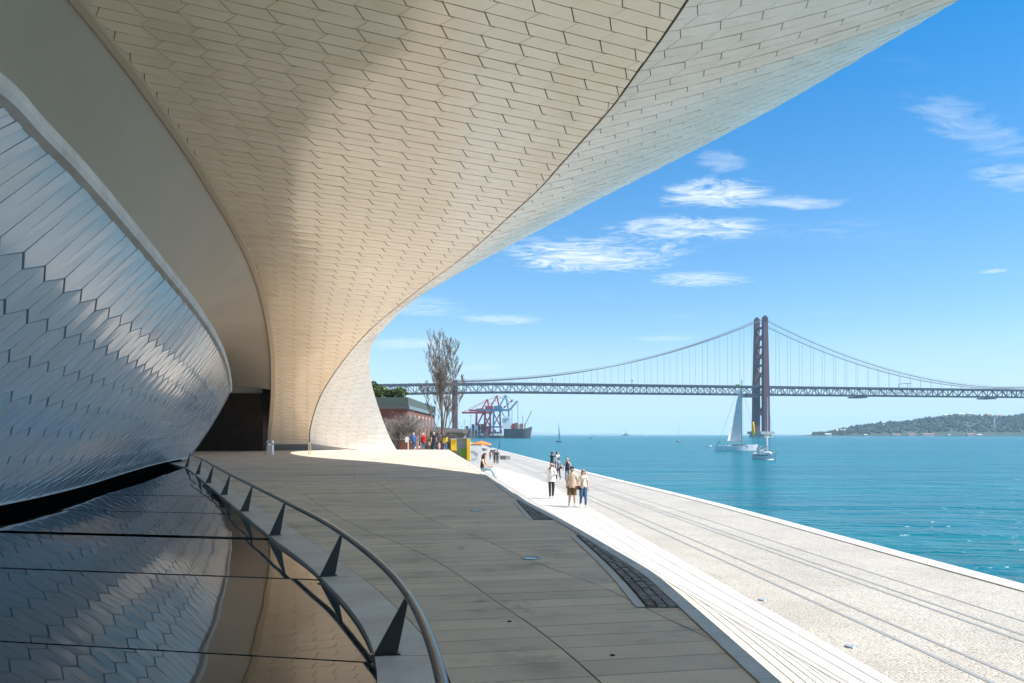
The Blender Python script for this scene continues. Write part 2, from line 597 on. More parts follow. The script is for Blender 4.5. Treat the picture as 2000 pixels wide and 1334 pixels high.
    plain('roof_tile', (0.36, 0.16, 0.10), 0.8)
    plain('stucco', (0.55, 0.52, 0.47), 0.8)
    plain('weed', (0.20, 0.19, 0.04), 0.8)
    plain('lamp_glass', (0.33, 0.42, 0.50), 0.15)
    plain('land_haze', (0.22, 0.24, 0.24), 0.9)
    m = node_mat('hill_cover', (0.07, 0.10, 0.05), 0.9)
    n = NT(m)
    n.color(n.ramp(n.noise(0.02, 8, 0.65), [(0.3, (0.014, 0.032, 0.026)), (0.5, (0.024, 0.046, 0.034)), (0.66, (0.042, 0.066, 0.044)), (0.80, (0.10, 0.10, 0.08))]))
    M['hill_cover'] = m
mats()

# ------------------------------------------------------------------ ground plan curves (x over y)
coping_in = spline([-12, -3, 0, 2.6, 5.53, 8.6, 12.1, 15.9, 20.25, 25.3, 30.8, 37.8], [-2.0, -0.8, -0.55, -0.60, -0.926, -2.01, -3.58, -5.27, -7.2, -9.46, -11.9, -15.1])
coping_out = spline([-12, -3, 0, 2, 4, 5.77, 7.04, 8.7, 9.9, 12.7, 15.9, 20.25, 25.3, 30.8, 38, 45, 55, 82], [-1.6, -0.4, -0.05, -0.05, -0.22, -0.56, -0.98, -1.62, -2.14, -3.34, -4.8, -6.7, -8.9, -11.3, -14.5, -19, -28, -34])
edge = spline([-12, 0, 4.95, 5.83, 7.5, 8.76, 10.5, 12.5, 20.7, 26.4, 36.4, 58.5, 72, 82], [1.0, 1.43, 1.49, 1.475, 1.44, 1.40, 1.21, 0.98, -0.1, -0.68, -1.7, -4.0, -5.4, -6.5])
ZP = -1.75                                   # the promenade
ZW = -3.0                                    # the river
foot = lambda y: 5.71 - 0.061 * y
quay = spline([-40, 0, 17.7, 38.8, 60.5, 144.6, 186, 226, 400], [14.3, 12.5, 11.06, 9.7, 7.55, 0.0, -3.6, -6.2, -21])

# ------------------------------------------------------------------ the museum
museum = thing('museum_building', 'long white tiled museum building with a swooping overhanging roof beside the river', 'building', (-9, 40, 0))
def part(o):
    o.parent = museum
    o.matrix_parent_inverse = Matrix.Translation((9, -40, 0))
    return o

RDIR = Vector((0.9, 0.437, 0))               # the tile courses under the roof run this way

# the line up the middle of the underside: (row of the photo, distance)
SPY = [880, 850, 820, 790, 760, 700, 650, 600, 560, 515, 470, 400, 330, 265, 200, 130, 60, 0, -100, -200, -400, -700, -1200, -2200]
SPZ = [78.6, 77.6, 76.3, 74.9, 73.4, 68.9, 63.6, 57.2, 51.8, 46.7, 42.2, 36.6, 32.4, 29.0, 26.3, 23.9, 22.0, 20.7, 18.8, 17.1, 14.4, 11.7, 8.9, 6.0]
sp_z = spline(SPY, SPZ)
row_px = spline([-2200, -400, -100, 60, 130, 200, 330, 470, 560, 600, 700, 820, 900], [210, 62, 33, 22.5, 19.5, 16.5, 11.2, 7.6, 6.0, 5.2, 4.4, 4.2, 4.2])

def spine_px(y):
    z = sp_z(y)
    return Vector(((570 - 1000) / F * z, z, EYE + (HY - y) / F * z))

rows = []
y = 866.0
while y > -2200:
    rows.append((spine_px(y), y))
    y -= row_px(y) * 0.93
lastp = rows[-1][0]
hz = lastp.z
yy = lastp.y
while yy > -11:
    yy -= 0.62
    rows.append((Vector((-0.269 * yy, yy, hz)), None))
for k in range(1, 49):  # unseen roof end, added behind the camera to block blue sky and bounce warm light
    a = k / 48 * math.pi / 2
    yk = yy - 26 * math.sin(a)
    rows.append((Vector((-0.269 * yk, yk, max(0.2, hz * math.cos(a) ** 0.75))), None))
NR = len(rows)
KUP = [0.15 * (max(p.y, -12) - 35) if p.y < 35 else 0.0 for p, _ in rows]
# soften the bend of the column heading
for i, (p, _) in enumerate(rows):
    if 30 < p.y < 45:
        KUP[i] = -0.15 * (45 - p.y) ** 2 / 60.0
    elif p.y <= 30:
        KUP[i] = -0.15 * 15 ** 2 / 60.0 + 0.15 * (p.y - 30)

Lc = spline([-700, -300, -100, 0, 85, 140, 230, 300, 370, 435, 500, 550, 600, 645, 690, 735, 780, 825, 870], [-460, -95, 75, 160, 226, 268, 331, 378, 420, 458, 490, 509, 522, 530, 535, 536, 535, 531, 526])
Rc_y = [0, 72, 144, 200, 256, 314, 372, 416, 500, 567, 603, 641, 680, 700, 735, 770, 800, 840, 880]
Rc_x = [1340, 1292, 1240, 1200, 1152, 1100, 1048, 1000, 906, 815, 770, 725, 689, 673, 648, 627, 615, 605, 604]
Rc = spline(Rc_y + [-300, -120], Rc_x + [1500, 1412])

def hit(p, crv, lo, hi):
    """how far along the course through p the trim line (given in the photo) is met"""
    def g(u):
        q = p + RDIR * u
        if q.y < 1.0:
            return None
        x, yy = project(q)
        return x - crv(yy)
    a, b = lo, hi
    ga, gb = g(a), g(b)
    if ga is None or gb is None or ga * gb > 0:
        return None
    for _ in range(50):
        m = (a + b) / 2
        gm = g(m)
        if gm * ga > 0:
            a, ga = m, gm
        else:
            b = m
    return (a + b) / 2

UL, UR = [], []
for p, ypx in rows:
    l = hit(p, Lc, -22 if p.y > 14 else -(p.y - 1.2) / 0.437, 1) if ypx is not None and ypx > -150 else None
    r = hit(p, Rc, -1, 24) if ypx is not None and ypx > -330 else None
    UL.append(l)
    UR.append(r)
def fill(U, target):
    k = max(i for i, u in enumerate(U) if u is not None)
    d = U[k] - U[k - 1] if U[k - 1] is not None else 0
    for i in range(k + 1, len(U)):
        d *= 0.93
        U[i] = U[i - 1] + d
        if rows[i][0].y < -10:
            U[i] = U[i - 1] * 0.985
    return U
fill(UL, None)
fill(UR, None)

def soff(i, u):
    return rows[i][0] + RDIR * u

def tile_prism(mb, cs, nrm, thick, gap, lifts=(0, 0, 0, 0)):
    """one tile: four corners on the backing, pulled in by the joint, raised by its thickness"""
    c = sum(cs, Vector()) / 4
    e = []
    for k in range(4):
        d0 = (cs[(k + 1) % 4] - cs[k])
        d1 = (cs[(k - 1) % 4] - cs[k])
        l0, l1 = d0.length, d1.length
        ge, gs = gap if isinstance(gap, tuple) else (gap, gap)
        u0 = k in (0, 2)
        g0 = min((ge if u0 else gs) / 2, l0 * 0.3)
        g1 = min((gs if u0 else ge) / 2, l1 * 0.3)
        s = max(0.45, (d0.cross(d1)).length / max(l0 * l1, 1e-6))
        q = cs[k].copy()
        if l0 > 1e-5:
            q += d0 / l0 * (g0 / s)
        if l1 > 1e-5:
            q += d1 / l1 * (g1 / s)
        e.append(q)
    top = [e[k] + nrm * (thick + lifts[k]) for k in range(4)]
    bot = [e[k] - nrm * 0.004 for k in range(4)]
    mb.add(top + bot, [(0, 1, 2, 3), (0, 4, 5, 1), (1, 5, 6, 2), (2, 6, 7, 3), (3, 7, 4, 0)])
    return top

def lay_tiles(cells, parent_obj, mat, limit, thick, gap, raise_end, gap_odd=None, alternate=False):
    """cells: (four corners, normal, parity). The largest in the photo become tiles of their own, the rest one mesh"""
    sized = sorted(range(len(cells)), key=lambda k: -pxarea(cells[k][0]))
    own = set(sized[:limit])
    rest = MB()
    for k, (cs, nrm, par) in enumerate(cells):
        j = random.uniform(-0.006, 0.006)
        lf = raise_end + j
        lifts = (0, lf, lf, 0) if par else (0, lf * 0.6, lf * 0.6, 0)
        if alternate:
            lifts = (lf, 0, 0, lf) if par else (0, lf, lf, 0)
        gp = gap_odd if (par and gap_odd) else gap
        if k in own:
            b = MB()
            tile_prism(b, cs, nrm, thick, gp, lifts)
            o = b.build('tile', mat)
            o.parent = parent_obj
        else:
            tile_prism(rest, cs, nrm, thick, gp, lifts)
    if rest.v:
        o = stuff(rest.build('small_tiles', mat))
        o.parent = parent_obj
    return own

CT = 1.18                                     # tile length
SL = 0.36 * CT                                # slant of the tile ends
def cells_between(pt, n_rows, lo, hi, k0, c, sl, view_out, clip=1e-2, i0=0, notch=0.0, last=None):
    cells = []
    for i in range(i0, n_rows - 1):
        o0 = k0(i) + (sl * (1 + notch) if i % 2 else 0)
        o1 = k0(i + 1) + (-sl * notch * 0.4 if i % 2 else sl)
        a = min(lo(i), lo(i + 1)) - c
        b = max(hi(i), hi(i + 1)) + c
        for j in range(int(math.floor((a - max(o0, o1)) / c)), int(math.ceil((b - min(o0, o1)) / c)) + 1):
            q = [(i, j * c + o0), (i, (j + 1) * c + o0), (i + 1, (j + 1) * c + o1), (i + 1, j * c + o1)]
            if last is not None:
                # beyond the last joint the tiles run on to the rim
                if q[0][1] > last:
                    continue
                if q[1][1] > last + sl:
                    q[1], q[2] = (q[1][0], 1e6), (q[2][0], 1e6)
            q = [(r, min(max(u, lo(r)), hi(r))) for r, u in q]
            if q[1][1] - q[0][1] < clip and q[2][1] - q[3][1] < clip:
                continue
            if q[1][1] - q[0][1] < 2e-3:
                q[1] = (q[1][0], q[0][1] + 2e-3)
            if q[2][1] - q[3][1] < 2e-3:
                q[2] = (q[2][0], q[3][1] + 2e-3)
            cs = [pt(r, u) for r, u in q]
            nrm = (cs[2] - cs[0]).cross(cs[3] - cs[1])
            if nrm.length < 1e-9:
                continue
            nrm.normalize()
            c0 = sum(cs, Vector()) / 4
            if nrm.dot(view_out(c0)) < 0:
                nrm = -nrm
            cells.append((cs, nrm, i % 2))
    return cells

towards_eye = lambda c: Vector((0, 0, EYE)) - c
down_out = lambda c: Vector((0.15, -0.5, -1))

def build_soffit():
    b = MB()
    b.grid([[soff(i, UL[i] + (UR[i] - UL[i]) * t) + Vector((0, 0.02, 0.02)) for t in (0, 0.25, 0.5, 0.75, 1)] for i in range(NR)])
    back = part(b.build('roof_underside', M['joint']))
    cells = cells_between(soff, NR, lambda i: UL[i] + 0.02, lambda i: UR[i] - 0.02, lambda i: KUP[i], CT, SL, down_out, notch=-0.34)
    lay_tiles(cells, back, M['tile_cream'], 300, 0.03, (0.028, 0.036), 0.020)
    # the plain beige band along the inner edge
    b = MB()
    pts = [soff(i, UL[i]) for i in range(0, NR, 2)]
    w = 0.17
    sec = [(-w, 0.12), (0.0, -0.035), (-w, -0.06), (-w - 0.02, 0.3)]
    g = []
    for k, p in enumerate(pts):
        t = (pts[min(k + 1, len(pts) - 1)] - pts[max(k - 1, 0)]).normalized()
        n = RDIR.cross(t)
        if n.dot(down_out(p)) < 0:
            n = -n
        g.append([p + RDIR * 0.02 + n * 0.02, p + RDIR * 0.0 + n * 0.09, p - RDIR * 0.29 + n * 0.07, p - RDIR * 0.31 - n * 0.25])
    b.grid(g)
    part(b.build('edge_band', M['trim']))
build_soffit()

# the outer face, from the crease to the outer rim
PAIRS = [((604, 872), (775, 881), 42), ((615, 800), (739, 797), 42), ((648, 735), (721, 716), 35), ((689, 680), (728, 668), 20), ((725, 641), (748, 642), 5),
         ((770, 603), (800, 591), -15), ((815, 567), (864, 550), -25), ((906, 500), (1120, 412), -35),
         ((1000, 416), (1400, 268), -42), ((1100, 314), (1700, 97), -46), ((1200, 200), (1872, -6), -46)]
def rim():
    vs, offs = [], []
    for (r, s, ang) in PAIRS:
        # row index whose crease point projects on r
        best = min((i for i in range(NR) if rows[i][1] is not None), key=lambda i: abs((project(soff(i, UR[i])) or (0, 1e9))[1] - r[1]))
        P = soff(best, UR[best])
        d = Vector((math.cos(R(ang)), math.sin(R(ang)), 0))
        k = (s[0] - 1000) / F
        # P.x + w d.x = k (P.y + w d.y)
        w = (k * P.y - P.x) / (d.x - k * d.y)
        q = P + d * w
        q.z = EYE + (HY - s[1]) / F * q.y
        vs.append(best)
        offs.append(q - P)
    return vs, offs
RV, RO = rim()
fx, fy, fz = (spline(RV, [o[k] for o in RO]) for k in range(3))
last = RO[-1]
def rim_pt(i):
    P = soff(i, UR[i])
    if i >= RV[-1]:
        q = P + Vector((last.x, last.y * 0.9 ** ((i - RV[-1]) * 0.3), last.z))
        q.x = min(q.x, 11.6)
        return q
    if i <= RV[0]:
        o = RO[0]
        q = P + o
        return q
    return P + Vector((fx(i), fy(i), fz(i)))
FL = [(rim_pt(i) - soff(i, UR[i])).length for i in range(NR)]
def face(i, u):
    P = soff(i, UR[i])
    S = rim_pt(i)
    t = u / FL[i]
    bulge = 4 * t * (1 - t) * 0.03 * FL[i]
    return P + (S - P) * t + Vector((0.55, -0.25, -0.6)) * bulge + RDIR * 0.03

def build_facade():
    b = MB()
    rr = []
    for i in range(NR):
        rr.append([face(i, FL[i] * t) + Vector((-0.02, 0.02, 0.025)) for t in (0, 0.2, 0.4, 0.6, 0.8, 1)])
    # down to the ground at the foot
    first = [p.copy() for p in rr[0]]
    for p in first:
        p.z = 0.0
    b.grid([first] + rr)
    back = part(b.build('outer_face', M['joint_light']))
    cells = cells_between(face, NR, lambda i: 0.03, lambda i: FL[i], lambda i: 0.4, 1.12, 0.25, lambda c: Vector((0.6, -0.5, -0.6)))
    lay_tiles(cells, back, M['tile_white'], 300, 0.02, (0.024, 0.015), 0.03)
    # roof over everything, from the rim back
    b = MB()
    rf = []
    for i in range(0, NR):
        s = rim_pt(i) + Vector((0, 0, 0.03))
        k = max(0.0, min(1.0, (s.z - 0.5) / 6))
        rf.append([s, s + Vector((-0.35, 0.15, 0.3 + 0.1 * k)), s + Vector((-6, 2.0, 2.3)), Vector((-48, s.y + 12, 17))])
    b.grid(rf)
    part(b.build('roof', M['tile_white'], smooth=True))
    # dark joint along the crease
    b = MB()
    b.tube([soff(i, UR[i]) + RDIR * 0.012 + Vector((0, -0.01, -0.015)) for i in range(0, NR, 2)], 0.032, 5)
    part(b.build('crease_joint', M['joint']))
build_facade()

# the lower lip: a hull of long grey tiles that leans out over the glass roof
BOT = spline([-17, 0, 4, 8, 12, 15.3, 20.6, 29.3, 42.4, 47.2], [-8.9, -8.95, -9.0, -9.05, -9.2, -9.6, -10.9, -13.7, -17.5, -18.6])
# (bottom distance, top rim pixel, rim height above the eye)
LIP = [(-16.0, None, (-6.6, -7.0)), (-8.0, None, (-6.4, -1.0)), (-2.0, None, (-6.15, 4.6)), (2.2, (0, 185), 4.0), (4.6, (62, 250), 3.95), (6.9, (150, 339), 3.88), (8.2, (205, 400), 3.8), (9.3, (255, 458), 3.72),
       (11.4, (322, 537), 3.6), (13.4, (365, 588), 3.5), (16.2, (404, 642), 3.35), (20.4, (426, 680), 3.2), (27.5, (439, 712), 3.05), (37.0, (445.5, 738), 2.88), (43.5, (448, 753), 2.74), (47.2, (448.5, 764), 2.62)]
lt, lb = [], []
for by, px, h in LIP:
    if px is None:
        t = Vector((h[0], h[1], EYE + 4.0))
    else:
        yd = h * F / (HY - px[1])
        t = Vector(((px[0] - 1000) / F * yd, yd, EYE + h))
    lt.append(t)
    lb.append(Vector((BOT(by), by, 0.2)))
cum = [0.0]
for k in range(1, len(lt)):
    cum.append(cum[-1] + ((lt[k] - lt[k - 1]).length + (lb[k] - lb[k - 1]).length) / 2)
ft = [spline(cum, [p[k] for p in lt]) for k in range(3)]
fb = [spline(cum, [p[k] for p in lb]) for k in range(3)]
A_L = 0.37
NL = int(cum[-1] / A_L) + 1
lipT = [Vector([f(min(i * A_L, cum[-1])) for f in ft]) for i in range(NL)]
lipB = [Vector([f(min(i * A_L, cum[-1])) for f in fb]) for i in range(NL)]
LL = [(lipT[i] - lipB[i]).length for i in range(NL)]
LU = 7.7
def lip(i, u):
    t = min(max(u / LU, 0), 1)
    q = lipB[i] + (lipT[i] - lipB[i]) * t
    return q + Vector((0.62, -0.3, -0.72)) * (4 * t * (1 - t) * 0.03 * LL[i])
def build_lip():
    b = MB()
    g = [[lip(i, LU * t / 8) + Vector((-0.03, 0.015, 0.03)) for t in range(9)] for i in range(NL)]
    b.grid(g)
    back = part(b.build('lower_wall', M['joint_dark']))
    cells = cells_between(lip, NL, lambda i: 0.03, lambda i: LU - 0.03, lambda i: 0.55, 0.874, 0.26, lambda c: Vector((0.7, -0.3, -0.6)), last=0.80 * LU)
    lay_tiles(cells, back, M['tile_grey'], 300, 0.018, (0.014, 0.012), 0.013, (0.032, 0.012), True)
    # stone coping on the rim
    b = MB()
    g = []
    for k in range(NL):
        p = lipT[k]
        t = (lipT[min(k + 1, NL - 1)] - lipT[max(k - 1, 0)])
        t.z = 0
        t.normalize()
        n = Vector((t.y, -t.x, 0))
        u = Vector((0, 0, 1))
        s = 1.0
        g.append([p - n * 0.02 - u * 0.10, p + n * 0.10 * s - u * 0.06, p + n * 0.14 * s + u * 0.02, p + n * 0.13 * s + u * 0.16, p + n * 0.09 + u * 0.19, p - n * 0.25 + u * 0.20, p - n * 0.9 + u * 0.05])
    b.grid(g)
    # the band turns down the far end
    part(b.build('rim_coping', M['coping'], smooth=False))
    b = MB()
    i = NL - 1
    pe = [lip(i, LU * t / 10) for t in range(11)]
    tv = (lipT[i] - lipT[i - 3]).normalized()
    g = []
    for q in reversed(pe):
        g.append([q - tv * 0.05 + Vector((0.05, -0.02, -0.04)), q + Vector((0.09, 0.0, 0.02)), q + tv * 0.14 + Vector((0.02, 0, 0.06)), q + Vector((-1.2, 0.5, 0.8))])
    b.grid(g)
    part(b.build('end_trim', M['coping']))
    # white sill strip under the tiles
    b = MB()
    b.grid([[lipB[k] + Vector((0.05, -0.02, 0.05)), lipB[k] + Vector((0.06, -0.02, -0.02)), lipB[k] + Vector((-0.05, 0.02, -0.03))] for k in range(NL)])
    part(b.build('bottom_strip', M['coping']))
    # set-back surface under the lip, the shade of the gap painted in as black
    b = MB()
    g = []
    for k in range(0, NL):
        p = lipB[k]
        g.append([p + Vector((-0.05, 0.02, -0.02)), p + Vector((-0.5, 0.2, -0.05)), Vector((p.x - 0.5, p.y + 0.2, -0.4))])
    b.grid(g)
    part(b.build('shade_black_plinth', M['black']))
build_lip()

# smooth plaster recess between the roof and the lip, dark entrance wall at its end
def build_recess():
    b = MB()
    idx = list(range(0, NR, 2))
    g = []
    for i in idx:
        p = soff(i, UL[i]) - RDIR * 0.30
        p = p + Vector((0, 0, 0.1))
        if p.z < 5.3:
            continue
        # matching place along the lip
        yl = min(max(p.y * 0.66 - 3.0, -7.0), 44.0)
        k = min(range(NL), key=lambda q: abs(lipT[q].y - yl))
        q = lipT[k]
        bpt = Vector((q.x - 2.4 - 0.03 * q.y, q.y + 1.6, q.z - 0.25))
        s = max(0.0, min(1.0, (p.y - 40) / 28))
        bpt = bpt.lerp(Vector((-33, 75.0, 5.3)), s * s * (3 - 2 * s))
        mid = (p + bpt) / 2 + Vector((-3.2, 1.6, 1.6))
        g.append([p * (1 - t) ** 2 + mid * (2 * t * (1 - t)) + bpt * t * t for t in [v / 10 for v in range(11)]])
    b.grid(g)
    part(b.build('plaster_recess', M['plaster'], smooth=True))
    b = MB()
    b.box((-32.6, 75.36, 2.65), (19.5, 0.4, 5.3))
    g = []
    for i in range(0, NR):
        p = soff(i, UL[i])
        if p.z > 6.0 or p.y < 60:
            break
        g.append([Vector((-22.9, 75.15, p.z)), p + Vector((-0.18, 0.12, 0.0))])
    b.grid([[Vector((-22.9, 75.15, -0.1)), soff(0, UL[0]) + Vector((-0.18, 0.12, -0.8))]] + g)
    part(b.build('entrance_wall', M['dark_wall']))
    b = MB()
    b.box((-32.8, 75.6, 8.7), (20, 0.4, 6.8))
    b.grid([[Vector((-40, -40, 14)), Vector((-40, -40, -1))], [Vector((-40, 76, 8)), Vector((-40, 76, -1))]])
    part(b.build('inner_wall', M['plaster']))
    # low grey plinth under the roof's foot
    b = MB()
    p0, p1 = soff(0, UL[0]), soff(0, UR[0])
    d = (p1 - p0)
    d.z = 0
    c = (p0 + p1) / 2
    b.box((c.x + 0.1, c.y + 0.5, 0.38), (d.length * 0.98, 0.9, 0.76), math.atan2(d.y, d.x))
    part(b.build('plinth', M['dark_concrete']))
    b = MB()
    b.box((c.x, c.y + 0.05, p0.z - 0.03), (d.length, 0.35, 0.09), math.atan2(d.y, d.x))
    part(b.build('foot_rail', M['trim']))
build_recess()

# ------------------------------------------------------------------ platform, glass roof, railing
def ys(a, b, n):
    return [a + (b - a) * k / n for k in range(n + 1)]

GS = 0.194                                    # slope of the paving joints (dy per dx)
l1 = spline([-3, 0, 3, 4.0, 4.95, 5.73, 6.49, 7.34, 8.66, 9.9, 13.26, 20.5, 30, 50], [2.2, 1.6, 0.98, 0.76, 0.54, 0.354, 0.142, -0.133, -0.54, -0.966, -2.47, -5.19, -8.6, -15])
l2 = spline([0, 3.5, 5.0, 6.05, 6.49, 7.1, 8.03, 9.375, 10.7, 11.94, 12.7, 22.9, 34, 50], [2.6, 2.05, 1.75, 1.45, 1.32, 1.15, 0.9, 0.37, -0.075, -0.48, -0.795, -3.5, -6.4, -11])
def cross_row(fn, w):
    yv = w + 0.0
    for _ in range(30):
        yv = w + GS * fn(yv)
    return Vector((fn(yv), yv, 0))

def build_platform():
    b = MB()
    b.grid([[Vector((coping_out(v), v, -0.012)), Vector((edge(v), v, -0.012))] for v in ys(-10, 82, 92)])
    plat = struct(b.build('platform', M['gap']))
    b = MB()
    b.grid([[Vector((coping_out(v), v, -0.16)), Vector((edge(v), v, -0.16))] for v in ys(-10, 82, 46)])
    for side in (coping_out, edge):
        b.grid([[Vector((side(v), v, -0.013)), Vector((side(v), v, -0.16))] for v in ys(-10, 82, 92)])
    b.build('bed', M['gap'], plat)
    W1 = 27.0
    row = 0.345
    cells = []
    k = 0
    w = 1.2
    while w < W1:
        e = (coping_out, l1, l2, edge)
        for a, c in ((0, 1), (1, 2), (2, 3)):
            def lim(fn, ww):
                q = cross_row(fn, ww)
                lo, hi = cross_row(coping_out, ww), cross_row(edge, ww)
                return lo if q.x < lo.x else (hi if q.x > hi.x else q)
            p = [lim(e[a], w), lim(e[c], w), lim(e[c], w + row), lim(e[a], w + row)]
            if (p[1] - p[0]).length < 0.05 and (p[2] - p[3]).length < 0.05:
                continue
            cells.append((p, Vector((0, 0, 1)), 0))
        w += row
    sized = sorted(range(len(cells)), key=lambda q: -pxarea(cells[q][0]))
    own = set(sized[:300])
    rest = MB()
    for q, (p, nrm, _) in enumerate(cells):
        b = MB() if q in own else rest
        lf = [random.uniform(-0.0012, 0.0012) - 0.012 for _ in range(4)]
        tile_prism(b, p, nrm, 0.012, (0.012, 0.012), lf)
        if q in own:
            b.build('paving_slab', M['slab'], plat)
    if rest.v:
        stuff(rest.build('small_slabs', M['slab'], plat))
    # beyond, the slabs are too small to tell apart
    b = MB()
    yb = [cross_row(coping_out, w), cross_row(edge, w)]
    g = []
    for t in ys(0, 1, 60):
        g.append([Vector((coping_out(yb[0].y + (82 - yb[0].y) * t), yb[0].y + (82 - yb[0].y) * t, 0)), Vector((edge(yb[1].y + (82 - yb[1].y) * t), yb[1].y + (82 - yb[1].y) * t, 0))])
    b.grid(g)
    b.build('far_paving', M['slab_far'], plat)
    b = MB()
    b.grid([[Vector((-60, 82, -0.02)), Vector((edge(82), 82, -0.02))], [Vector((-60, 105, -0.6)), Vector((edge(82) + 0.5, 105, -0.6))]])
    b.build('far_ramp', M['slab_far'], plat)
    # pale kerb along the edge
    vs = ys(-6, 82, 176)
    prev = None
    b = MB()
    for k in range(len(vs) - 1):
        a, c = vs[k], vs[k + 1] - 0.006
        p = [Vector((edge(a), a, 0)), Vector((edge(a) + 0.13, a, 0)), Vector((edge(c) + 0.13, c, 0)), Vector((edge(c), c, 0))]
        q = MB()
        q.add([v + Vector((0, 0, 0.012)) for v in p] + [v + Vector((0, 0, -0.2)) for v in p], [(0, 1, 2, 3), (0, 4, 5, 1), (1, 5, 6, 2), (2, 6, 7, 3), (3, 7, 4, 0)])
        if a < 34 and k % 1 == 0:
            q.build('kerb_stone', M['limestone'], plat)
        else:
            b.add(q.v, q.f)
    stuff(b.build('far_kerb', M['limestone'], plat))
    # the two wedges of dark setts with a white strip on their inner side
    for (xi, y0, y1) in ((spline([7.1, 8.1, 11.9, 13], [1.075, 1.06, 0.87, 0.80]), 7.1, 12.1), (spline([14.4, 18.2], [0.29, 0.03]), 14.4, 18.6)):
        b = MB()
        for a, c in zip(ys(y0, y1, 8)[:-1], ys(y0, y1, 8)[1:]):
            b.add([Vector((xi(a), a, 0.008)), Vector((xi(a) + 0.085, a, 0.008)), Vector((xi(c - .008) + 0.085, c - .008, 0.008)), Vector((xi(c - .008), c - .008, 0.008))] , [(0, 1, 2, 3)])
        b.build('white_strip', M['limestone'], plat)
        b = MB()
        b.grid([[Vector((xi(v) + 0.085, v, 0.004)), Vector((edge(v) - 0.004, v, 0.004))] for v in ys(y0, y1, 10)])
        b.build('mortar_bed', M['gap'], plat)
        v = y0
        while v < y1:
            d = random.uniform(0.075, 0.11)
            x0, x1 = xi(v) + 0.095, edge(v) - 0.012
            n = int(round((x1 - x0) / 0.085))
            for j in range(max(n, 0)):
                s = (x1 - x0) / n
                xa = x0 + j * s + random.uniform(0.003, 0.009)
                xb = x0 + (j + 1) * s - random.uniform(0.003, 0.009)
                q = MB()
                zt = 0.02 + random.uniform(-0.004, 0.004)
                sh = random.uniform(-0.012, 0.012)
                ty = [(xa, v + sh), (xb, v + sh + random.uniform(-0.006, 0.006)), (xb, v + d - 0.012 + sh), (xa, v + d - 0.012 + sh + random.uniform(-0.006, 0.006))]
                ins = 0.008
                cx, cy = (xa + xb) / 2, v + d / 2 + sh
                top = [Vector((x + (cx - x) * 0.14, yv + (cy - yv) * 0.14, zt)) for x, yv in ty]
                bot = [Vector((x, yv, 0.004)) for x, yv in ty]
                q.add(top + bot, [(0, 1, 2, 3), (0, 4, 5, 1), (1, 5, 6, 2), (2, 6, 7, 3), (3, 7, 4, 0)])
                q.build('sett', M['setts'], plat)
            v += d
    # stone coping round the glass
    cp = MB()
    vs = [-8, -3, 0.2, 2.6, 5.53, 8.6, 12.1, 15.9, 20.25, 25.3, 30.8, 37.8, 44]
    for a, c in zip(vs[:-1], vs[1:]):
        q = MB()
        c2 = c - 0.008
        seg = ys(a, c2, 8)
        xin = lambda v: coping_in(v) if v <= 37.8 else coping_in(37.8) - (v - 37.8) * 0.56
        q.grid([[Vector((xin(v), v, -0.10)), Vector((xin(v), v, 0.010)), Vector((coping_out(v) - 0.012, v, 0.010)), Vector((coping_out(v) - 0.012, v, -0.10))] for v in seg])
        q.build('coping_stone', M['coping'], plat)
    return plat
platform = build_platform()

def build_glass():
    t = thing('glass_roof', 'black polished glass roof panels lying between the curved railing and the leaning tile wall', 'glass roof', (-6, 14, 0))
    joints = [-6.0, -2.2, 0.6, 2.9, 5.53, 8.6, 12.1, 15.9, 20.25, 25.3, 30.8, 37.8]
    left = spline([-8, 0, 6, 10, 13.95, 18.5, 22.9, 35.8, 40], [-8.0, -8.0, -8.05, -8.2, -8.75, -9.75, -10.9, -14.5, -15.6])
    rnd = random.Random(11)
    for a, c in zip(joints[:-1], joints[1:]):
        b = MB()
        # joints run square to the railing
        def ends(v):
            xr = coping_in(v) - 0.006
            yl = v
            for _ in range(20):
                yl = v + (xr - left(yl)) * 0.20
            return Vector((xr, v, -0.03)), Vector((left(yl), yl, -0.03))
        g = []
        tilt = rnd.uniform(-0.013, 0.013)
        n = 10
        for s in range(n + 1):
            v = a + (c - 0.014 - a) * s / n
            r, l = ends(v)
            rowp = []
            for q in range(9):
                p = r.lerp(l, q / 8)
                p.z += tilt * (s / n - 0.5) * (c - a) + rnd.uniform(-0.0008, 0.0008) * 0
                rowp.append(p)
            g.append(rowp)
        b.grid(g)
        o = b.build('glass_panel', M['black_glass'], t, smooth=True)
        o.matrix_parent_inverse = Matrix.Translation((6, -14, 0))
    b = MB()
    b.add([(-14, -8, -0.4), (0.2, -8, -0.4), (-13, 40, -0.4), (-30, 40, -0.4)], [(0, 1, 2, 3)])
    o = b.build('painted_shade_sheet', M['black'], t)  # sheet coloured black to stand for the shade in the gap by the wall
    o.matrix_parent_inverse = Matrix.Translation((6, -14, 0))
build_glass()

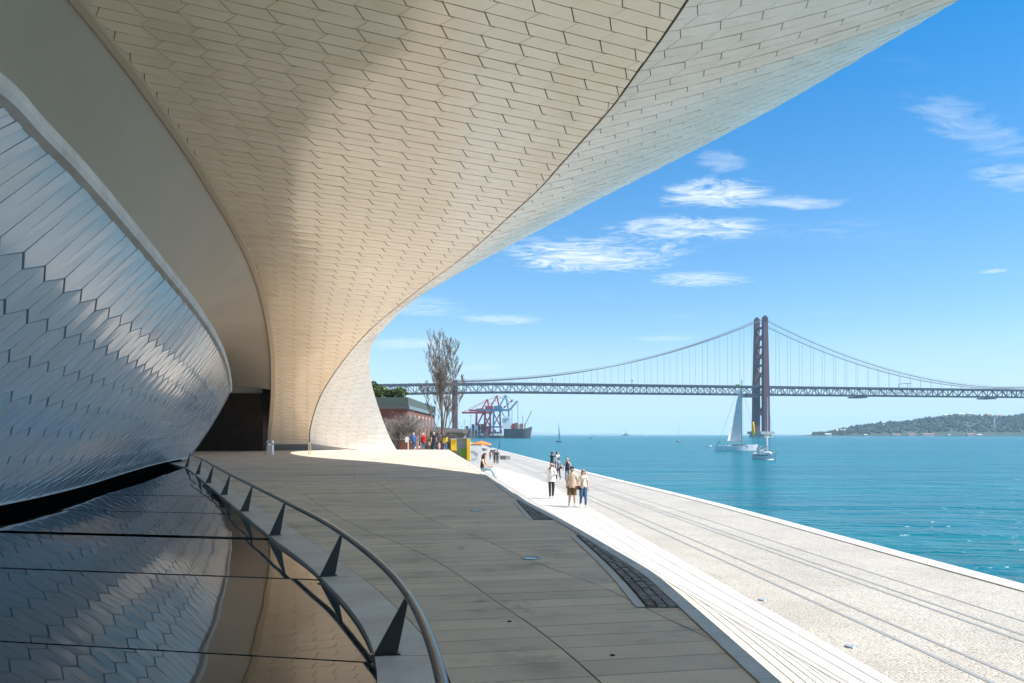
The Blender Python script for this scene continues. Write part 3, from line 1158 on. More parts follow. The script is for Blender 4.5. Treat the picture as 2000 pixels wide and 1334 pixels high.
def build_railing():
    t = thing('railing', 'low curved black steel handrail on tapered fin posts around the glass roof', 'railing', (-0.93, 5.53, 0))
    inv = Matrix.Translation((0.93, -5.53, 0))
    base = [(-0.50, -0.6), (-0.56, 2.5), (-0.926, 5.53), (-2.01, 8.6), (-3.58, 12.1), (-5.27, 15.9), (-7.2, 20.25), (-9.46, 25.3), (-11.9, 30.8), (-15.1, 37.8)]
    hs = [0.42, 0.42, 0.42, 0.46, 0.505, 0.51, 0.515, 0.55, 0.58, 0.62]
    tops = []
    for k, (x, yv) in enumerate(base):
        d = (coping_in(yv + 0.5) - coping_in(yv - 0.5))
        dv = Vector((d, 1.0, 0)).normalized()
        n = Vector((dv.y, -dv.x, 0))
        bp = Vector((x, yv, 0.01)) + n * 0.07
        tp = Vector((x, yv, hs[k])) + n * 0.215
        if k < 2:
            tp.x = (-0.02, -0.165)[k]
        tops.append(tp)
        b = MB()
        # a flat tapered fin, wide at the foot
        w0, w1, th = 0.16, 0.028, 0.009
        wn = (n * 0.8 - dv * 0.0).normalized()
        vs = []
        for (p, w) in ((bp, w0), (tp - Vector((0, 0, 0.03)), w1)):
            for s in (-1, 1):
                for q in (-1, 1):
                    vs.append(p + wn * (w / 2 * s) + dv * (th * q))
        b.add(vs, [(0, 1, 3, 2), (4, 6, 7, 5), (0, 4, 5, 1), (2, 3, 7, 6), (0, 2, 6, 4), (1, 5, 7, 3)])
        o = b.build('post', M['black_steel'], t)
        o.matrix_parent_inverse = inv
        b = MB()
        b.box(bp + Vector((0, 0, 0.006)), (0.20, 0.06, 0.010), math.atan2(wn.y, wn.x))
        o = b.build('base_plate', M['black_steel'], t)
        o.matrix_parent_inverse = inv
    cx = spline([p.y for p in tops], [p.x for p in tops])
    cz = spline([p.y for p in tops], [p.z for p in tops])
    b = MB()
    vs = ys(tops[0].y, tops[-1].y + 0.3, 120)
    b.tube([Vector((cx(v), v, cz(v))) for v in vs], 0.030, 16)
    o = b.build('handrail', M['rail_steel'], t, smooth=True)
    o.matrix_parent_inverse = inv
build_railing()

def build_stairs():
    st = bpy.data.objects.new('staircase', None)
    COL.objects.link(st)
    struct(st)
    rise, tread = 0.175, 0.30
    blocks, rest = [], MB()
    b0 = MB()
    # first a narrow band of warm small stones level with the kerb
    for k in range(1, 11):
        zt = -rise * k if k < 10 else ZP + 0.004
        x0 = 0.13 + tread * (k - 1)
        x1 = x0 + tread
        L0 = 1.3
        v = -4.0 + (k % 3) * 0.43
        while v < 82:
            c = min(v + L0 - 0.008, 82)
            q = MB()
            seg = [v, (v + c) / 2, c]
            xm = (x0 + x1) / 2
            q.grid([[Vector((edge(s) + x0, s, zt + rise)), Vector((edge(s) + x0 + 0.004, s, zt)), Vector((edge(s) + xm - 0.005, s, zt)), Vector((edge(s) + xm - 0.005, s, zt - 0.03))] for s in seg])
            q.grid([[Vector((edge(s) + xm + 0.005, s, zt - 0.03)), Vector((edge(s) + xm + 0.005, s, zt)), Vector((edge(s) + x1 - 0.012, s, zt)), Vector((edge(s) + x1, s, zt - 0.012)), Vector((edge(s) + x1, s, zt - rise))] for s in seg])
            if 3.5 < v < 30:
                q.build('step_stone', M['limestone_warm'] if k == 1 else M['limestone'], st)
            else:
                rest.add(q.v, q.f)
            v += L0
    stuff(rest.build('far_steps', M['limestone'], st))
build_stairs()

def build_promenade():
    b = MB()
    b.grid([[Vector((edge(v) + 0.13 if v <= 82 else -70 + 0 * v, v, ZP)), Vector((quay(v) - 0.55, v, ZP))] for v in ys(-40, 82, 61)])
    b.grid([[Vector((-260 - v * 0.3, v, ZP - 0.0)), Vector((quay(v) - 0.55, v, ZP))] for v in ys(82, 400, 60)])
    pr = struct(b.build('promenade', M['calcada']))
    for k in range(4):
        b = MB()
        g = []
        for v in ys(-10, 81, 76):
            xa = edge(v) + 3.0
            xb = max(xa + 0.05, foot(v) - 0.0024 * max(0.0, v - 50) ** 2)
            d = (xb - xa) / 4
            g.append([Vector((xa + d * k, v, ZP + 0.006)), Vector((xa + d * (k + 1) - min(0.014, d * 0.4), v, ZP + 0.006))])
        b.grid(g)
        b.build('paving_strip', M['limestone_band'], pr)
    for k, (x0, s, w) in enumerate(((10.1, 0.086, 0.055), (9.4, 0.086, 0.075), (9.1, 0.086, 0.075), (7.63, 0.082, 0.075), (7.1, 0.080, 0.085))):
        b = MB()
        b.grid([[Vector((x0 - s * v, v, ZP + 0.006)), Vector((x0 + w - s * v, v, ZP + 0.006))] for v in ys(-6, 110, 58)])
        b.build('track_rail', M['track'], pr)
    v = -8.0
    far = MB()
    while v < 200:
        c = v + 1.6 - 0.01
        q = MB()
        p = [Vector((quay(v) - 0.56, v, 0)), Vector((quay(v), v, 0)), Vector((quay(c), c, 0)), Vector((quay(c) - 0.56, c, 0))]
        q.add([k + Vector((0, 0, ZP + 0.03)) for k in p] + [k + Vector((0, 0, ZP - 0.3)) for k in p], [(0, 1, 2, 3), (0, 4, 5, 1), (1, 5, 6, 2), (2, 6, 7, 3), (3, 7, 4, 0)])
        if 10 < v < 60:
            q.build('edge_stone', M['limestone'], pr)
        else:
            far.add(q.v, q.f)
        v += 1.6
    stuff(far.build('far_edge_stones', M['limestone'], pr))
    b = MB()
    b.grid([[Vector((quay(v) - 0.05, v, ZP - 0.02)), Vector((quay(v) + 0.1, v, -6))] for v in ys(-40, 400, 110)])
    b.build('quay_wall', M['concrete'], pr)
    b = MB()
    b.add([(-21, 400, ZP), (-60, 700, ZP), (-64, 1085, ZP + 0.3), (-900, 1500, ZP), (-900, 400, ZP)], [(0, 1, 2, 3, 4)])
    b.add([(-21, 400, ZP), (-60, 700, ZP), (-64, 1085, ZP), (-64, 1085, -5), (-60, 700, -5), (-21, 400, -5)], [(0, 1, 4, 5), (1, 2, 3, 4)])
    struct(b.build('riverbank', M['dark_concrete']))
    b = MB()
    n = 24
    S = 14000
    b.add([(-S, -300, ZW), (S, -300, ZW), (S, S, ZW), (-S, S, ZW)], [(0, 1, 2, 3)])
    struct(b.build('river', M['river']))
    b = MB()
    b.add([(-S, -300, ZW - 3), (S, -300, ZW - 3), (S, S, ZW - 3), (-S, S, ZW - 3)], [(0, 1, 2, 3)])
    struct(b.build('riverbed', M['concrete']))
build_promenade()

# ------------------------------------------------------------------ suspension bridge
def build_bridge():
    ax = Vector((0.955, 0.297, 0))           # along the deck
    cr = Vector((0.297, -0.955, 0))          # towards the camera
    T0 = at(1486, 850, 1335)
    T0.z = 0
    t = thing('suspension_bridge', 'long red steel suspension bridge crossing the river with its tall tower', 'bridge', (T0.x, T0.y, ZW))
    inv = t.matrix_basis.inverted()
    inv = Matrix.Translation((-T0.x, -T0.y, -ZW))
    def P(b, name, m, smooth=False, parent=None):
        o = b.build(name, m, parent or t, smooth)
        if parent is None:
            o.matrix_parent_inverse = inv
        return o
    dz = lambda s: 66.5 + 0.0062 * s - (max(-s - 420, 0) ** 1.25) * 0.006      # bottom of the truss
    TH = 12.5
    HB = 10.5
    def pt(s, c, z):
        return T0 + ax * s + cr * c + Vector((0, 0, z))
    s0, s1 = -715, 640
    # tower
    for c in (-1, 1):
        b = MB()
        w0, w1 = 11.4, 8.0
        g = []
        for z, w in ((2, w0), (70, 10.6), (187, w1)):
            cc = c * (14.0 - 2.8 * z / 187)
            g.append([pt(-w / 2, cc - w * 0.34, z), pt(w / 2, cc - w * 0.34, z), pt(w / 2, cc + w * 0.34, z), pt(-w / 2, cc + w * 0.34, z), pt(-w / 2, cc - w * 0.34, z)])
        b.grid(g)
        b.bar(pt(0, c * 11.2, 186.5), pt(0, c * 11.2, 191.5), 7.6)
        b.bar(pt(0, c * 11.2, 191), pt(0, c * 11.2, 194), 4.2)
        P(b, 'tower_leg', M['bridge_red'])
    for z0, z1 in ((86, 112), (116, 142), (146, 172), (18, 60)):
        for k in (0, 1):
            b = MB()
            a, c = (-11.5, 11.5) if k else (11.5, -11.5)
            b.bar(pt(0, a, z0), pt(0, c, z1), 2.0)
            P(b, 'cross_brace', M['bridge_red'])
    for z in (114, 144, 175, 80):
        b = MB()
        b.bar(pt(0, -11.5, z), pt(0, 11.5, z), 3.4)
        P(b, 'cross_beam', M['bridge_red'])
    b = MB()
    b.disc(pt(0, 0, ZW - 4), 19, 8.5, 20, r2=18)
    b.bar(pt(-9, -13, 4), pt(-9, 13, 4), 6)
    b.box(pt(0, 0, 4.6), (26, 38, 4), math.atan2(ax.y, ax.x))
    P(b, 'tower_pier', M['concrete'])
    # deck
    PAN = 11.2
    n = int((s1 - s0) / PAN)
    b = MB()
    for k in range(n):
        a, c = s0 + k * PAN, s0 + (k + 1) * PAN
        b.bar(pt(a, 0, dz(a) + TH), pt(c, 0, dz(c) + TH), 23, 1.9) if False else b.box((pt(a, 0, dz(a) + TH) + pt(c, 0, dz(c) + TH)) / 2, (PAN + 0.05, 23.5, 3.0), math.atan2(ax.y, ax.x))
    P(b, 'road_deck', M['bridge_steel'])
    b = MB()
    for k in range(n):
        a, c = s0 + k * PAN, s0 + (k + 1) * PAN
        b.box((pt(a, 0, dz(a)) + pt(c, 0, dz(c))) / 2, (PAN + 0.05, 20, 2.4), math.atan2(ax.y, ax.x))
    P(b, 'rail_deck', M['bridge_steel'])
    for k in range(n + 1):
        s = s0 + k * PAN
        for side in (1, -1):
            b = MB()
            b.bar(pt(s, side * HB, dz(s)), pt(s, side * HB, dz(s) + TH), 0.75)
            P(b, 'truss_post', M['bridge_steel'])
            if k < n:
                e = s + PAN
                b = MB()
                if k % 2:
                    b.bar(pt(s, side * HB, dz(s)), pt(e, side * HB, dz(e) + TH - 1), 0.85)
                else:
                    b.bar(pt(s, side * HB, dz(s) + TH - 1), pt(e, side * HB, dz(e)), 0.85)
                P(b, 'truss_diagonal', M['bridge_steel'])
    # main cables and hangers
    def cable(s):
        if s <= 0:
            v = -511.0
            return dz(s) + TH + 4 + (188 - 82) * max(0, (s - v) / -v) ** 2 * 1.0
        v = 506.0
        return dz(s) + TH + 4 + (188 - 84) * ((v - s) / v) ** 2
    for side in (1, -1):
        for lo, hi in ((-511, 0), (0, 640)):
            b = MB()
            b.tube([pt(s, side * 11.2, cable(s)) for s in ys(lo, hi, 60)], 0.62, 6)
            P(b, 'main_cable', M['bridge_cable'])
            b = MB()
            b.tube([pt(s, side * 11.2 + 0.8, cable(s) + 2.4) for s in ys(lo, hi, 60)], 0.18, 4)
            P(b, 'hand_line', M['bridge_cable'])
        s = -450.0
        while s < 560:
            if abs(s) > 8 and cable(s) - dz(s) - TH > 5.5:
                b = MB()
                b.tube([pt(s, side * 11.2, dz(s) + TH + 1), pt(s, side * 11.2, cable(s))], 0.17, 4, caps=False)
                P(b, 'suspender', M['bridge_cable'])
            s += 22.4
    # maintenance gantries under the deck
    for s in (-22, 190, 470):
        b = MB()
        b.box(pt(s, 0, dz(s) - 3.2), (22, 22, 2.0), math.atan2(ax.y, ax.x))
        for q in (-9, 9):
            b.bar(pt(s + q, 9, dz(s) - 4), pt(s + q, 9, dz(s)), 0.8)
            b.bar(pt(s + q, -9, dz(s) - 4), pt(s + q, -9, dz(s)), 0.8)
        P(b, 'gantry', M['bridge_steel'])
    # approach piers on the bank
    for s in (-511, -655):
        b = MB()
        w = 4.4
        for c in (-8, 8):
            b.bar(pt(s, c, 0), pt(s, c, dz(s) + (TH + 6 if s == -511 else 0)), w, 3.2)
        for z in (25, 48):
            b.bar(pt(s, -8, z), pt(s, 8, z), 2.4)
        P(b, 'approach_pier', M['pier_red'])
    # sign gantry and lamp posts on the deck
    b = MB()
    q = 285
    b.bar(pt(q, -10, dz(q) + TH), pt(q, -10, dz(q) + TH + 9), 0.5)
    b.bar(pt(q, 10, dz(q) + TH), pt(q, 10, dz(q) + TH + 9), 0.5)
    b.bar(pt(q, -10, dz(q) + TH + 9), pt(q, 10, dz(q) + TH + 9), 0.7)
    b.bar(pt(q - 8, 10, dz(q) + TH + 8.6), pt(q + 8, 10, dz(q) + TH + 8.6), 0.8)
    P(b, 'sign_gantry', M['bridge_steel'])
    for s in (-365, -235):
        b = MB()
        b.bar(pt(s, 10, dz(s) + TH), pt(s, 10, dz(s) + TH + 7), 0.5)
        b.box(pt(s, 10, dz(s) + TH + 7), (2.4, 1, 1.4))
        P(b, 'deck_beacon', M['bridge_steel'])
build_bridge()

# ------------------------------------------------------------------ far bank: hill, houses, low shore
def build_hill():
    prof_px = [1560, 1575, 1600, 1625, 1660, 1690, 1720, 1750, 1790, 1830, 1870, 1905, 1940, 1975, 2000, 2040, 2100, 2200]
    top_px = [851.5, 850.5, 848.5, 846.5, 838, 832, 828, 825, 821, 815, 810, 809.5, 811, 813, 809, 805, 803, 800]
    D = 2500.0
    hgt = spline([(p - 1000) / F * D for p in prof_px], [max(0.0, (HY - q) / F * D + EYE - ZW - 0.5) for q in top_px])
    rnd = random.Random(5)
    xs = ys((1558 - 1000) / F * D, (2200 - 1000) / F * D, 260)
    b = MB()
    rowsg = []
    for k in range(17):
        t = k / 16
        r = []
        for x in xs:
            prof = math.sin(min(1.0, t * 1.5) * math.pi / 2) ** 1.3 if t < 0.67 else 1 - (t - 0.67) * 1.2
            yv = D - 170 + t * 600
            sc_ = (yv / D)
            z = hgt(x) * prof * (1.0 if t < 0.67 else 1)
            z *= 0.97 + 0.05 * math.sin(x * 0.021 + k * 1.7) + 0.03 * math.sin(x * 0.063 - k)
            if 0.05 < t:
                z += rnd.uniform(-1.6, 2.6) * min(1.0, z / 18)
            r.append(Vector((x * sc_ * (0.985 + 0.0), yv, ZW - 0.3 + max(z, 0.0))))
        rowsg.append(r)
    b.grid(rowsg)
    h = struct(b.build('hill', M['hill_cover']))
    # trees scattered over it: uncountable at this size
    b = MB()
    for _ in range(2600):
        i = rnd.randrange(2, 258)
        k = rnd.randrange(2, 12)
        p = rowsg[k][i].lerp(rowsg[k + 1][i + 1], rnd.random())
        if p.z < ZW + 4:
            continue
        r = rnd.uniform(3.0, 7.5)
        c = p + Vector((0, 0, r * 0.35))
        v = [c + Vector((math.cos(a) * r * rnd.uniform(0.7, 1.2), math.sin(a) * r * rnd.uniform(0.7, 1.2), rnd.uniform(-0.3, 0.3) * r)) for a in (0, 1.26, 2.5, 3.77, 5.0)]
        v += [c + Vector((rnd.uniform(-.3, .3) * r, rnd.uniform(-.3, .3) * r, r * rnd.uniform(0.8, 1.3))), c - Vector((0, 0, r))]
        b.add(v, [(a, (a + 1) % 5, 5) for a in range(5)] + [((a + 1) % 5, a, 6) for a in range(5)])
    o = stuff(b.build('hill_woodland', M['hill_leaf']))
    # houses on the ridge and along its foot
    spots = [(1642, 842, 19, 9, 'wide pale fortress like building on the low end of the far hill'),
             (1617, 848, 12, 4, 'long low pale building at the tip of the far hill'),
             (1706, 834, 5, 4, 'small pale house on the lower slope of the far hill'),
             (1726, 830, 8, 3, 'long pale house below the ridge of the far hill'),
             (1846, 811, 8, 4, 'pale block on the left end of the hilltop'),
             (1876, 809, 10, 4, 'wide pale block in the middle of the hilltop'),
             (1893, 808, 8, 3.5, 'pale block just left of the dark hilltop tree'),
             (1932, 811, 8, 5, 'pale pink house on the right of the hilltop'),
             (1946, 812, 6, 5, 'tall pale pink house at the right end of the hilltop row'),
             (1955, 812, 6, 4, 'lowest pale pink house beside the hilltop saddle'),
             (1690, 849, 6, 3.0, 'small bright white shed on the far shore'),
             (1780, 847, 14, 4, 'red roofed shed in the middle of the far shore'),
             (1812, 848, 22, 4, 'long red roofed warehouse on the far shore'),
             (1853, 848, 5, 2.5, 'little white hut right of the long warehouse on the far shore'),
             (1895, 848, 14, 4, 'red roofed shed on the right of the far shore'),
             (1912, 849, 10, 3, 'low white shed at the right end of the far shore'),
             (1750, 849, 16, 3, 'long low grey shed left of the red roofed warehouse')]
    k = D / F
    for (px, py, w, hh, lab) in spots:
        shore = py > 846
        yv = D - (175 if shore else -40 - (850 - py) * 3)
        base = at(px, py + hh, yv)
        if shore:
            base.z = ZW - 0.2
        wm, hm = w * yv / F * 1.0, hh * yv / F * 1.0
        bt = thing('far_house', lab, 'house', (base.x, base.y, base.z), 0, 'houses on the far hill and shore')
        b = MB()
        b.box((0, 0, hm / 2), (wm, 10, hm))
        b.build('wall', M['stucco'], bt)
        b = MB()
        b.add([(-wm / 2 - .5, -5.6, hm), (wm / 2 + .5, -5.6, hm), (wm / 2 + .5, 5.6, hm), (-wm / 2 - .5, 5.6, hm), (-wm / 2, 0, hm + hm * 0.45), (wm / 2, 0, hm + hm * 0.45)],
              [(0, 1, 5, 4), (2, 3, 4, 5), (1, 2, 5), (3, 0, 4), (0, 3, 2, 1)])
        b.build('roof', M['roof_tile'] if ('red' in lab or 'pink' in lab) else M['stucco'], bt)
    # pale pylon on the slope
    pt = thing('pylon', 'tall thin pale pylon standing on the far hillside', 'pylon', (1942.5 / 1, 0, 0))
    q = at(1942.5, 841, D - 60)
    pt.location = q
    b = MB()
    for sx in (-1, 1):
        b.bar((sx * 2.2, 0, -4), (sx * 0.8, 0, 36), 0.9)
    b.build('mast', M['white_paint'], pt)
    b = MB()
    for z in (12, 24, 33):
        b.bar((-3.5 if z > 30 else -1.8, 0, z), (3.5 if z > 30 else 1.8, 0, z), 0.8)
    b.build('cross_arm', M['white_paint'], pt)
    # the faint low shore across the wide water
    D2 = 9000.0
    b = MB()
    r0, r1, r2 = [], [], []
    for x in ys(-2600, 3400, 160):
        z = 10 + 9 * math.sin(x * 0.0016 + 1) + 5 * math.sin(x * 0.007) + rnd.uniform(0, 7)
        r0.append(Vector((x, D2, ZW - 0.5)))
        r1.append(Vector((x, D2 + 50, ZW + max(z, 4))))
        r2.append(Vector((x, D2 + 900, ZW + max(z, 4) * 1.1)))
    b.grid([r0, r1, r2])
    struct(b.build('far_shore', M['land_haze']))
build_hill()

# ------------------------------------------------------------------ port: quay, cranes, cargo ship
def build_port():
    D = 1090.0
    b = MB()
    x0, x1 = (896 - 1000) / F * D, (1002 - 1000) / F * D
    b.box(((x0 + x1) / 2, D + 30, -1.7), (x1 - x0, 60, 4.0))
    struct(b.build('port_quay', M['dark_concrete']))
    k = D / F
    def sts(px, back, red, boom_px, lab, scale=1.0):
        p = at(px, 852, D + back)
        p.z = 0.3
        t = thing('port_crane', lab, 'crane', p, 0, 'container cranes on the port quay')
        m1 = M['red_paint'] if red else M['blue_paint']
        h = 34 * scale
        wdt = 11 * scale
        for sx in (-1, 1):
            for sy in (-1, 1):
                b = MB()
                b.bar((sx * wdt, sy * 9, 0), (sx * wdt * 0.9, sy * 9, h), 2.0)
                b.build('leg', m1, t)
        for sy in (-1, 1):
            b = MB()
            b.bar((-wdt, sy * 9, h * 0.34), (wdt, sy * 9, h * 0.34), 1.8)
            b.bar((-wdt, sy * 9, h * 0.34), (0, sy * 9, h * 0.98), 1.2)
            b.bar((wdt, sy * 9, h * 0.34), (0, sy * 9, h * 0.98), 1.2)
            b.build('portal_frame', m1, t)
        b = MB()
        for sy in (-1, 1):
            b.bar((-wdt * 2.9, sy * 3.5, h), (wdt, sy * 3.5, h), 2.4)
        b.box((-wdt * 0.4, 0, h + 3.2), (11, 8, 5))
        b.build('girder', m1, t)
        b = MB()
        apex = Vector((wdt * 0.55, 0, h + 20 * scale))
        for sy in (-1, 1):
            b.bar((-wdt * 0.5, sy * 3, h), apex, 1.5)
            b.bar((wdt * 0.9, sy * 3, h), apex, 1.5)
        b.bar(apex, (-wdt * 2.7, 0, h + 1), 0.5)
        b.build('apex_frame', m1, t)
        b = MB()
        tip = Vector((boom_px[0] * k, 0, boom_px[1] * k))
        st = Vector((wdt, 0, h))
        for j in range(8):
            a, c = st.lerp(tip, j / 8), st.lerp(tip, (j + 1) / 8)
            for sy in (-1, 1):
                b.bar(a + Vector((0, sy * 3, 0)), c + Vector((0, sy * 3, 0)), 2.0, mi=(j % 2))
        b.build('boom', [m1, M['white_paint'] if red else m1], t)
        b = MB()
        b.bar(apex, st.lerp(tip, 0.75), 0.45)
        b.build('stay', m1, t)
    sts(944, 30, True, (24, 54), 'red crane with a short boom on the left of the port quay', 0.92)
    sts(962, 18, True, (42, 72), 'red and white striped crane with raised boom beside the blue crane')
    sts(979, 5, False, (32, 68), 'blue crane with raised boom nearest to the cargo ship')
    # stacked containers behind
    rnd = random.Random(3)
    cols = ['red_paint', 'blue_paint', 'grey_paint', 'white_paint', 'roof_tile', 'hull_dark', 'red_paint']
    b = MB()
    L = 6 * k * 0.93
    for row in range(2):
        for px in range(906, 980, 6):
            for lvl in range(rnd.choice((2, 3, 4, 5, 6) if px < 960 else (1, 2, 3))):
                p = at(px, 852, D + 8 + row * 24)
                c = rnd.randrange(len(cols))
                z0 = 0.3 + lvl * 2.62
                b.box((p.x, p.y, z0 + 1.3), (L, 2.5, 2.55), mi=c)
                for q in range(1, 6):
                    b.box((p.x - L / 2 + q * L / 6, p.y - 1.27, z0 + 1.3), (0.25, 0.08, 2.3), mi=c)
    stuff(b.build('container_stacks', [M[c] for c in cols]))
    # ship, bow to the right
    q = at(984, 855, D - 18)
    s = thing('cargo_ship', 'dark hulled cargo ship with deck cargo moored at the end of the quay', 'ship', (q.x, q.y, ZW))
    L, B, H = 60 * k, 18.0, 12.0
    L = 52 * k
    b = MB()
    g = []
    for j in range(13):
        t = j / 12
        w = B / 2 * (1 if t < 0.7 else max(0.04, max(0.0, math.cos((t - 0.7) / 0.3 * math.pi / 2)) ** 0.7))
        sh = 0 if t < 0.75 else (t - 0.75) * 13
        fl = 0 if t < 0.8 else (t - 0.8) * 10
        g.append([Vector((t * L, -w * 0.3, -2)), Vector((t * L - fl * 0.4, -w * 0.9, 0.6)), Vector((t * L + fl, -w, H + sh)), Vector((t * L + fl, w, H + sh)), Vector((t * L - fl * 0.4, w * 0.9, 0.6)), Vector((t * L, w * 0.3, -2))])
    b.grid(g)
    b.build('hull', M['hull_dark'], s)
    b = MB()
    gg = [[p + Vector((0.05, -0.12 if i < 3 else 0.12, 0)) for i, p in enumerate(r)] for r in g[9:]]
    b.grid([[r[0], Vector((r[1].x, r[1].y, 3.2))] for r in gg])
    b.build('boot_topping', M['roof_tile'], s)
    b = MB()
    b.box((L * 0.1, 0, H + 7), (11, 14, 14))
    b.box((L * 0.1, 0, H + 15), (7, 16, 3))
    b.build('deckhouse', M['white_paint'], s)
    for j, x in enumerate((0.26, 0.36, 0.46, 0.56, 0.66)):
        b = MB()
        hgt = (5, 7, 8, 6, 7)[j]
        b.box((L * x, 0, H + hgt / 2), (4.2, 13, hgt))
        b.build('deck_cargo', M[('roof_tile', 'red_paint', 'roof_tile', 'stucco', 'roof_tile')[j]], s)
    for x, hh in ((0.30, 32), (0.52, 34), (0.7, 18)):
        b = MB()
        b.bar((L * x, 0, H), (L * x, 0, H + hh), 0.7)
        b.build('mast', M['steel'], s)
    b = MB()
    b.bar((L * 0.78, 0, H + 5), (L * 0.78 + 9, 0, H + 24), 1.0)
    b.bar((L * 0.78, 0, H), (L * 0.78, 0, H + 7), 1.6)
    b.build('deck_crane', M['steel'], s)
    # slender light masts and mooring poles on the bank in front
    for px, top, yv in ((914, 838, 300), (919.5, 812, 420), (907, 822, 520), (902, 832, 520), (896, 826, 560)):
        p = at(px, 860, yv)
        h = at(px, top, yv).z - ZP
        o = thing('light_mast', {914: 'thick dark mooring pole behind the yellow kiosk', 919.5: 'tall thin light mast right of the dark mooring pole', 907: 'thin light mast left of the dark mooring pole', 902: 'short thin light mast beside the red bridge pier', 896: 'thin light mast nearest to the red bridge pier'}[px], 'mast', (p.x, yv, ZP))
        r = 0.36 if px == 914 else 0.16
        b = MB()
        b.tube([(0, 0, 0), (0, 0, h)], [r, r * 0.7], 8)
        b.build('pole', M['navy_paint'] if px == 914 else M['steel'], o)
        b = MB()
        b.box((0, 0, h), (r * 7, 0.3, 0.25))
        b.build('lamp_head', M['steel'], o)
build_port()

# ------------------------------------------------------------------ planting and buildings beyond the platform
def grow(b, p, d, length, r, depth, rnd, up=0.25, spread=0.5, n_side=5, shrink=0.62):
    """one limb and what grows from it"""
    steps = 4 if depth > 1 else 3
    pts, rs = [p.copy()], [r]
    cur, dirn = p.copy(), d.normalized()
    for k in range(steps):
        dirn = (dirn + Vector((rnd.uniform(-1, 1), rnd.uniform(-1, 1), rnd.uniform(-0.4, 0.4))) * 0.13 + Vector((0, 0, up * 0.25))).normalized()
        cur = cur + dirn * length / steps
        pts.append(cur.copy())
        rs.append(r * (1 - 0.75 * (k + 1) / steps))
    b.tube(pts, rs, 5 if depth > 2 else 3, caps=False)
    if depth <= 0:
        return
    for k in range(n_side):
        t = rnd.uniform(0.25, 1.0)
        i = min(int(t * steps), steps - 1)
        q = pts[i].lerp(pts[i + 1], t * steps - i)
        a = rnd.uniform(0, 2 * math.pi)
        side = Vector((math.cos(a), math.sin(a), 0)) * spread + dirn * (1 - spread * 0.5) + Vector((0, 0, up))
        grow(b, q, side, length * shrink * rnd.uniform(0.6, 1.1) * (1.15 - 0.4 * t), max(rs[i] * 0.5, 0.019), depth - 1, rnd, up, spread, n_side, shrink)

def leafy(b, c, r, n, rnd, s=0.22, mi=0):
    for _ in range(n):
        while True:
            v = Vector((rnd.uniform(-1, 1), rnd.uniform(-1, 1), rnd.uniform(-1, 1)))
            if 0.25 < v.length < 1:
                break
        p = Vector(c) + Vector((v.x * r[0], v.y * r[1], v.z * r[2]))
        a = Vector((rnd.uniform(-1, 1), rnd.uniform(-1, 1), rnd.uniform(-0.5, 1))).normalized() * s * rnd.uniform(0.6, 1.4)
        e = a.cross(Vector((rnd.uniform(-1, 1), rnd.uniform(-1, 1), rnd.uniform(-1, 1)))).normalized() * s * 0.45
        b.add([p, p + a * 0.5 + e, p + a, p + a * 0.5 - e], [(0, 1, 2, 3)], mi)

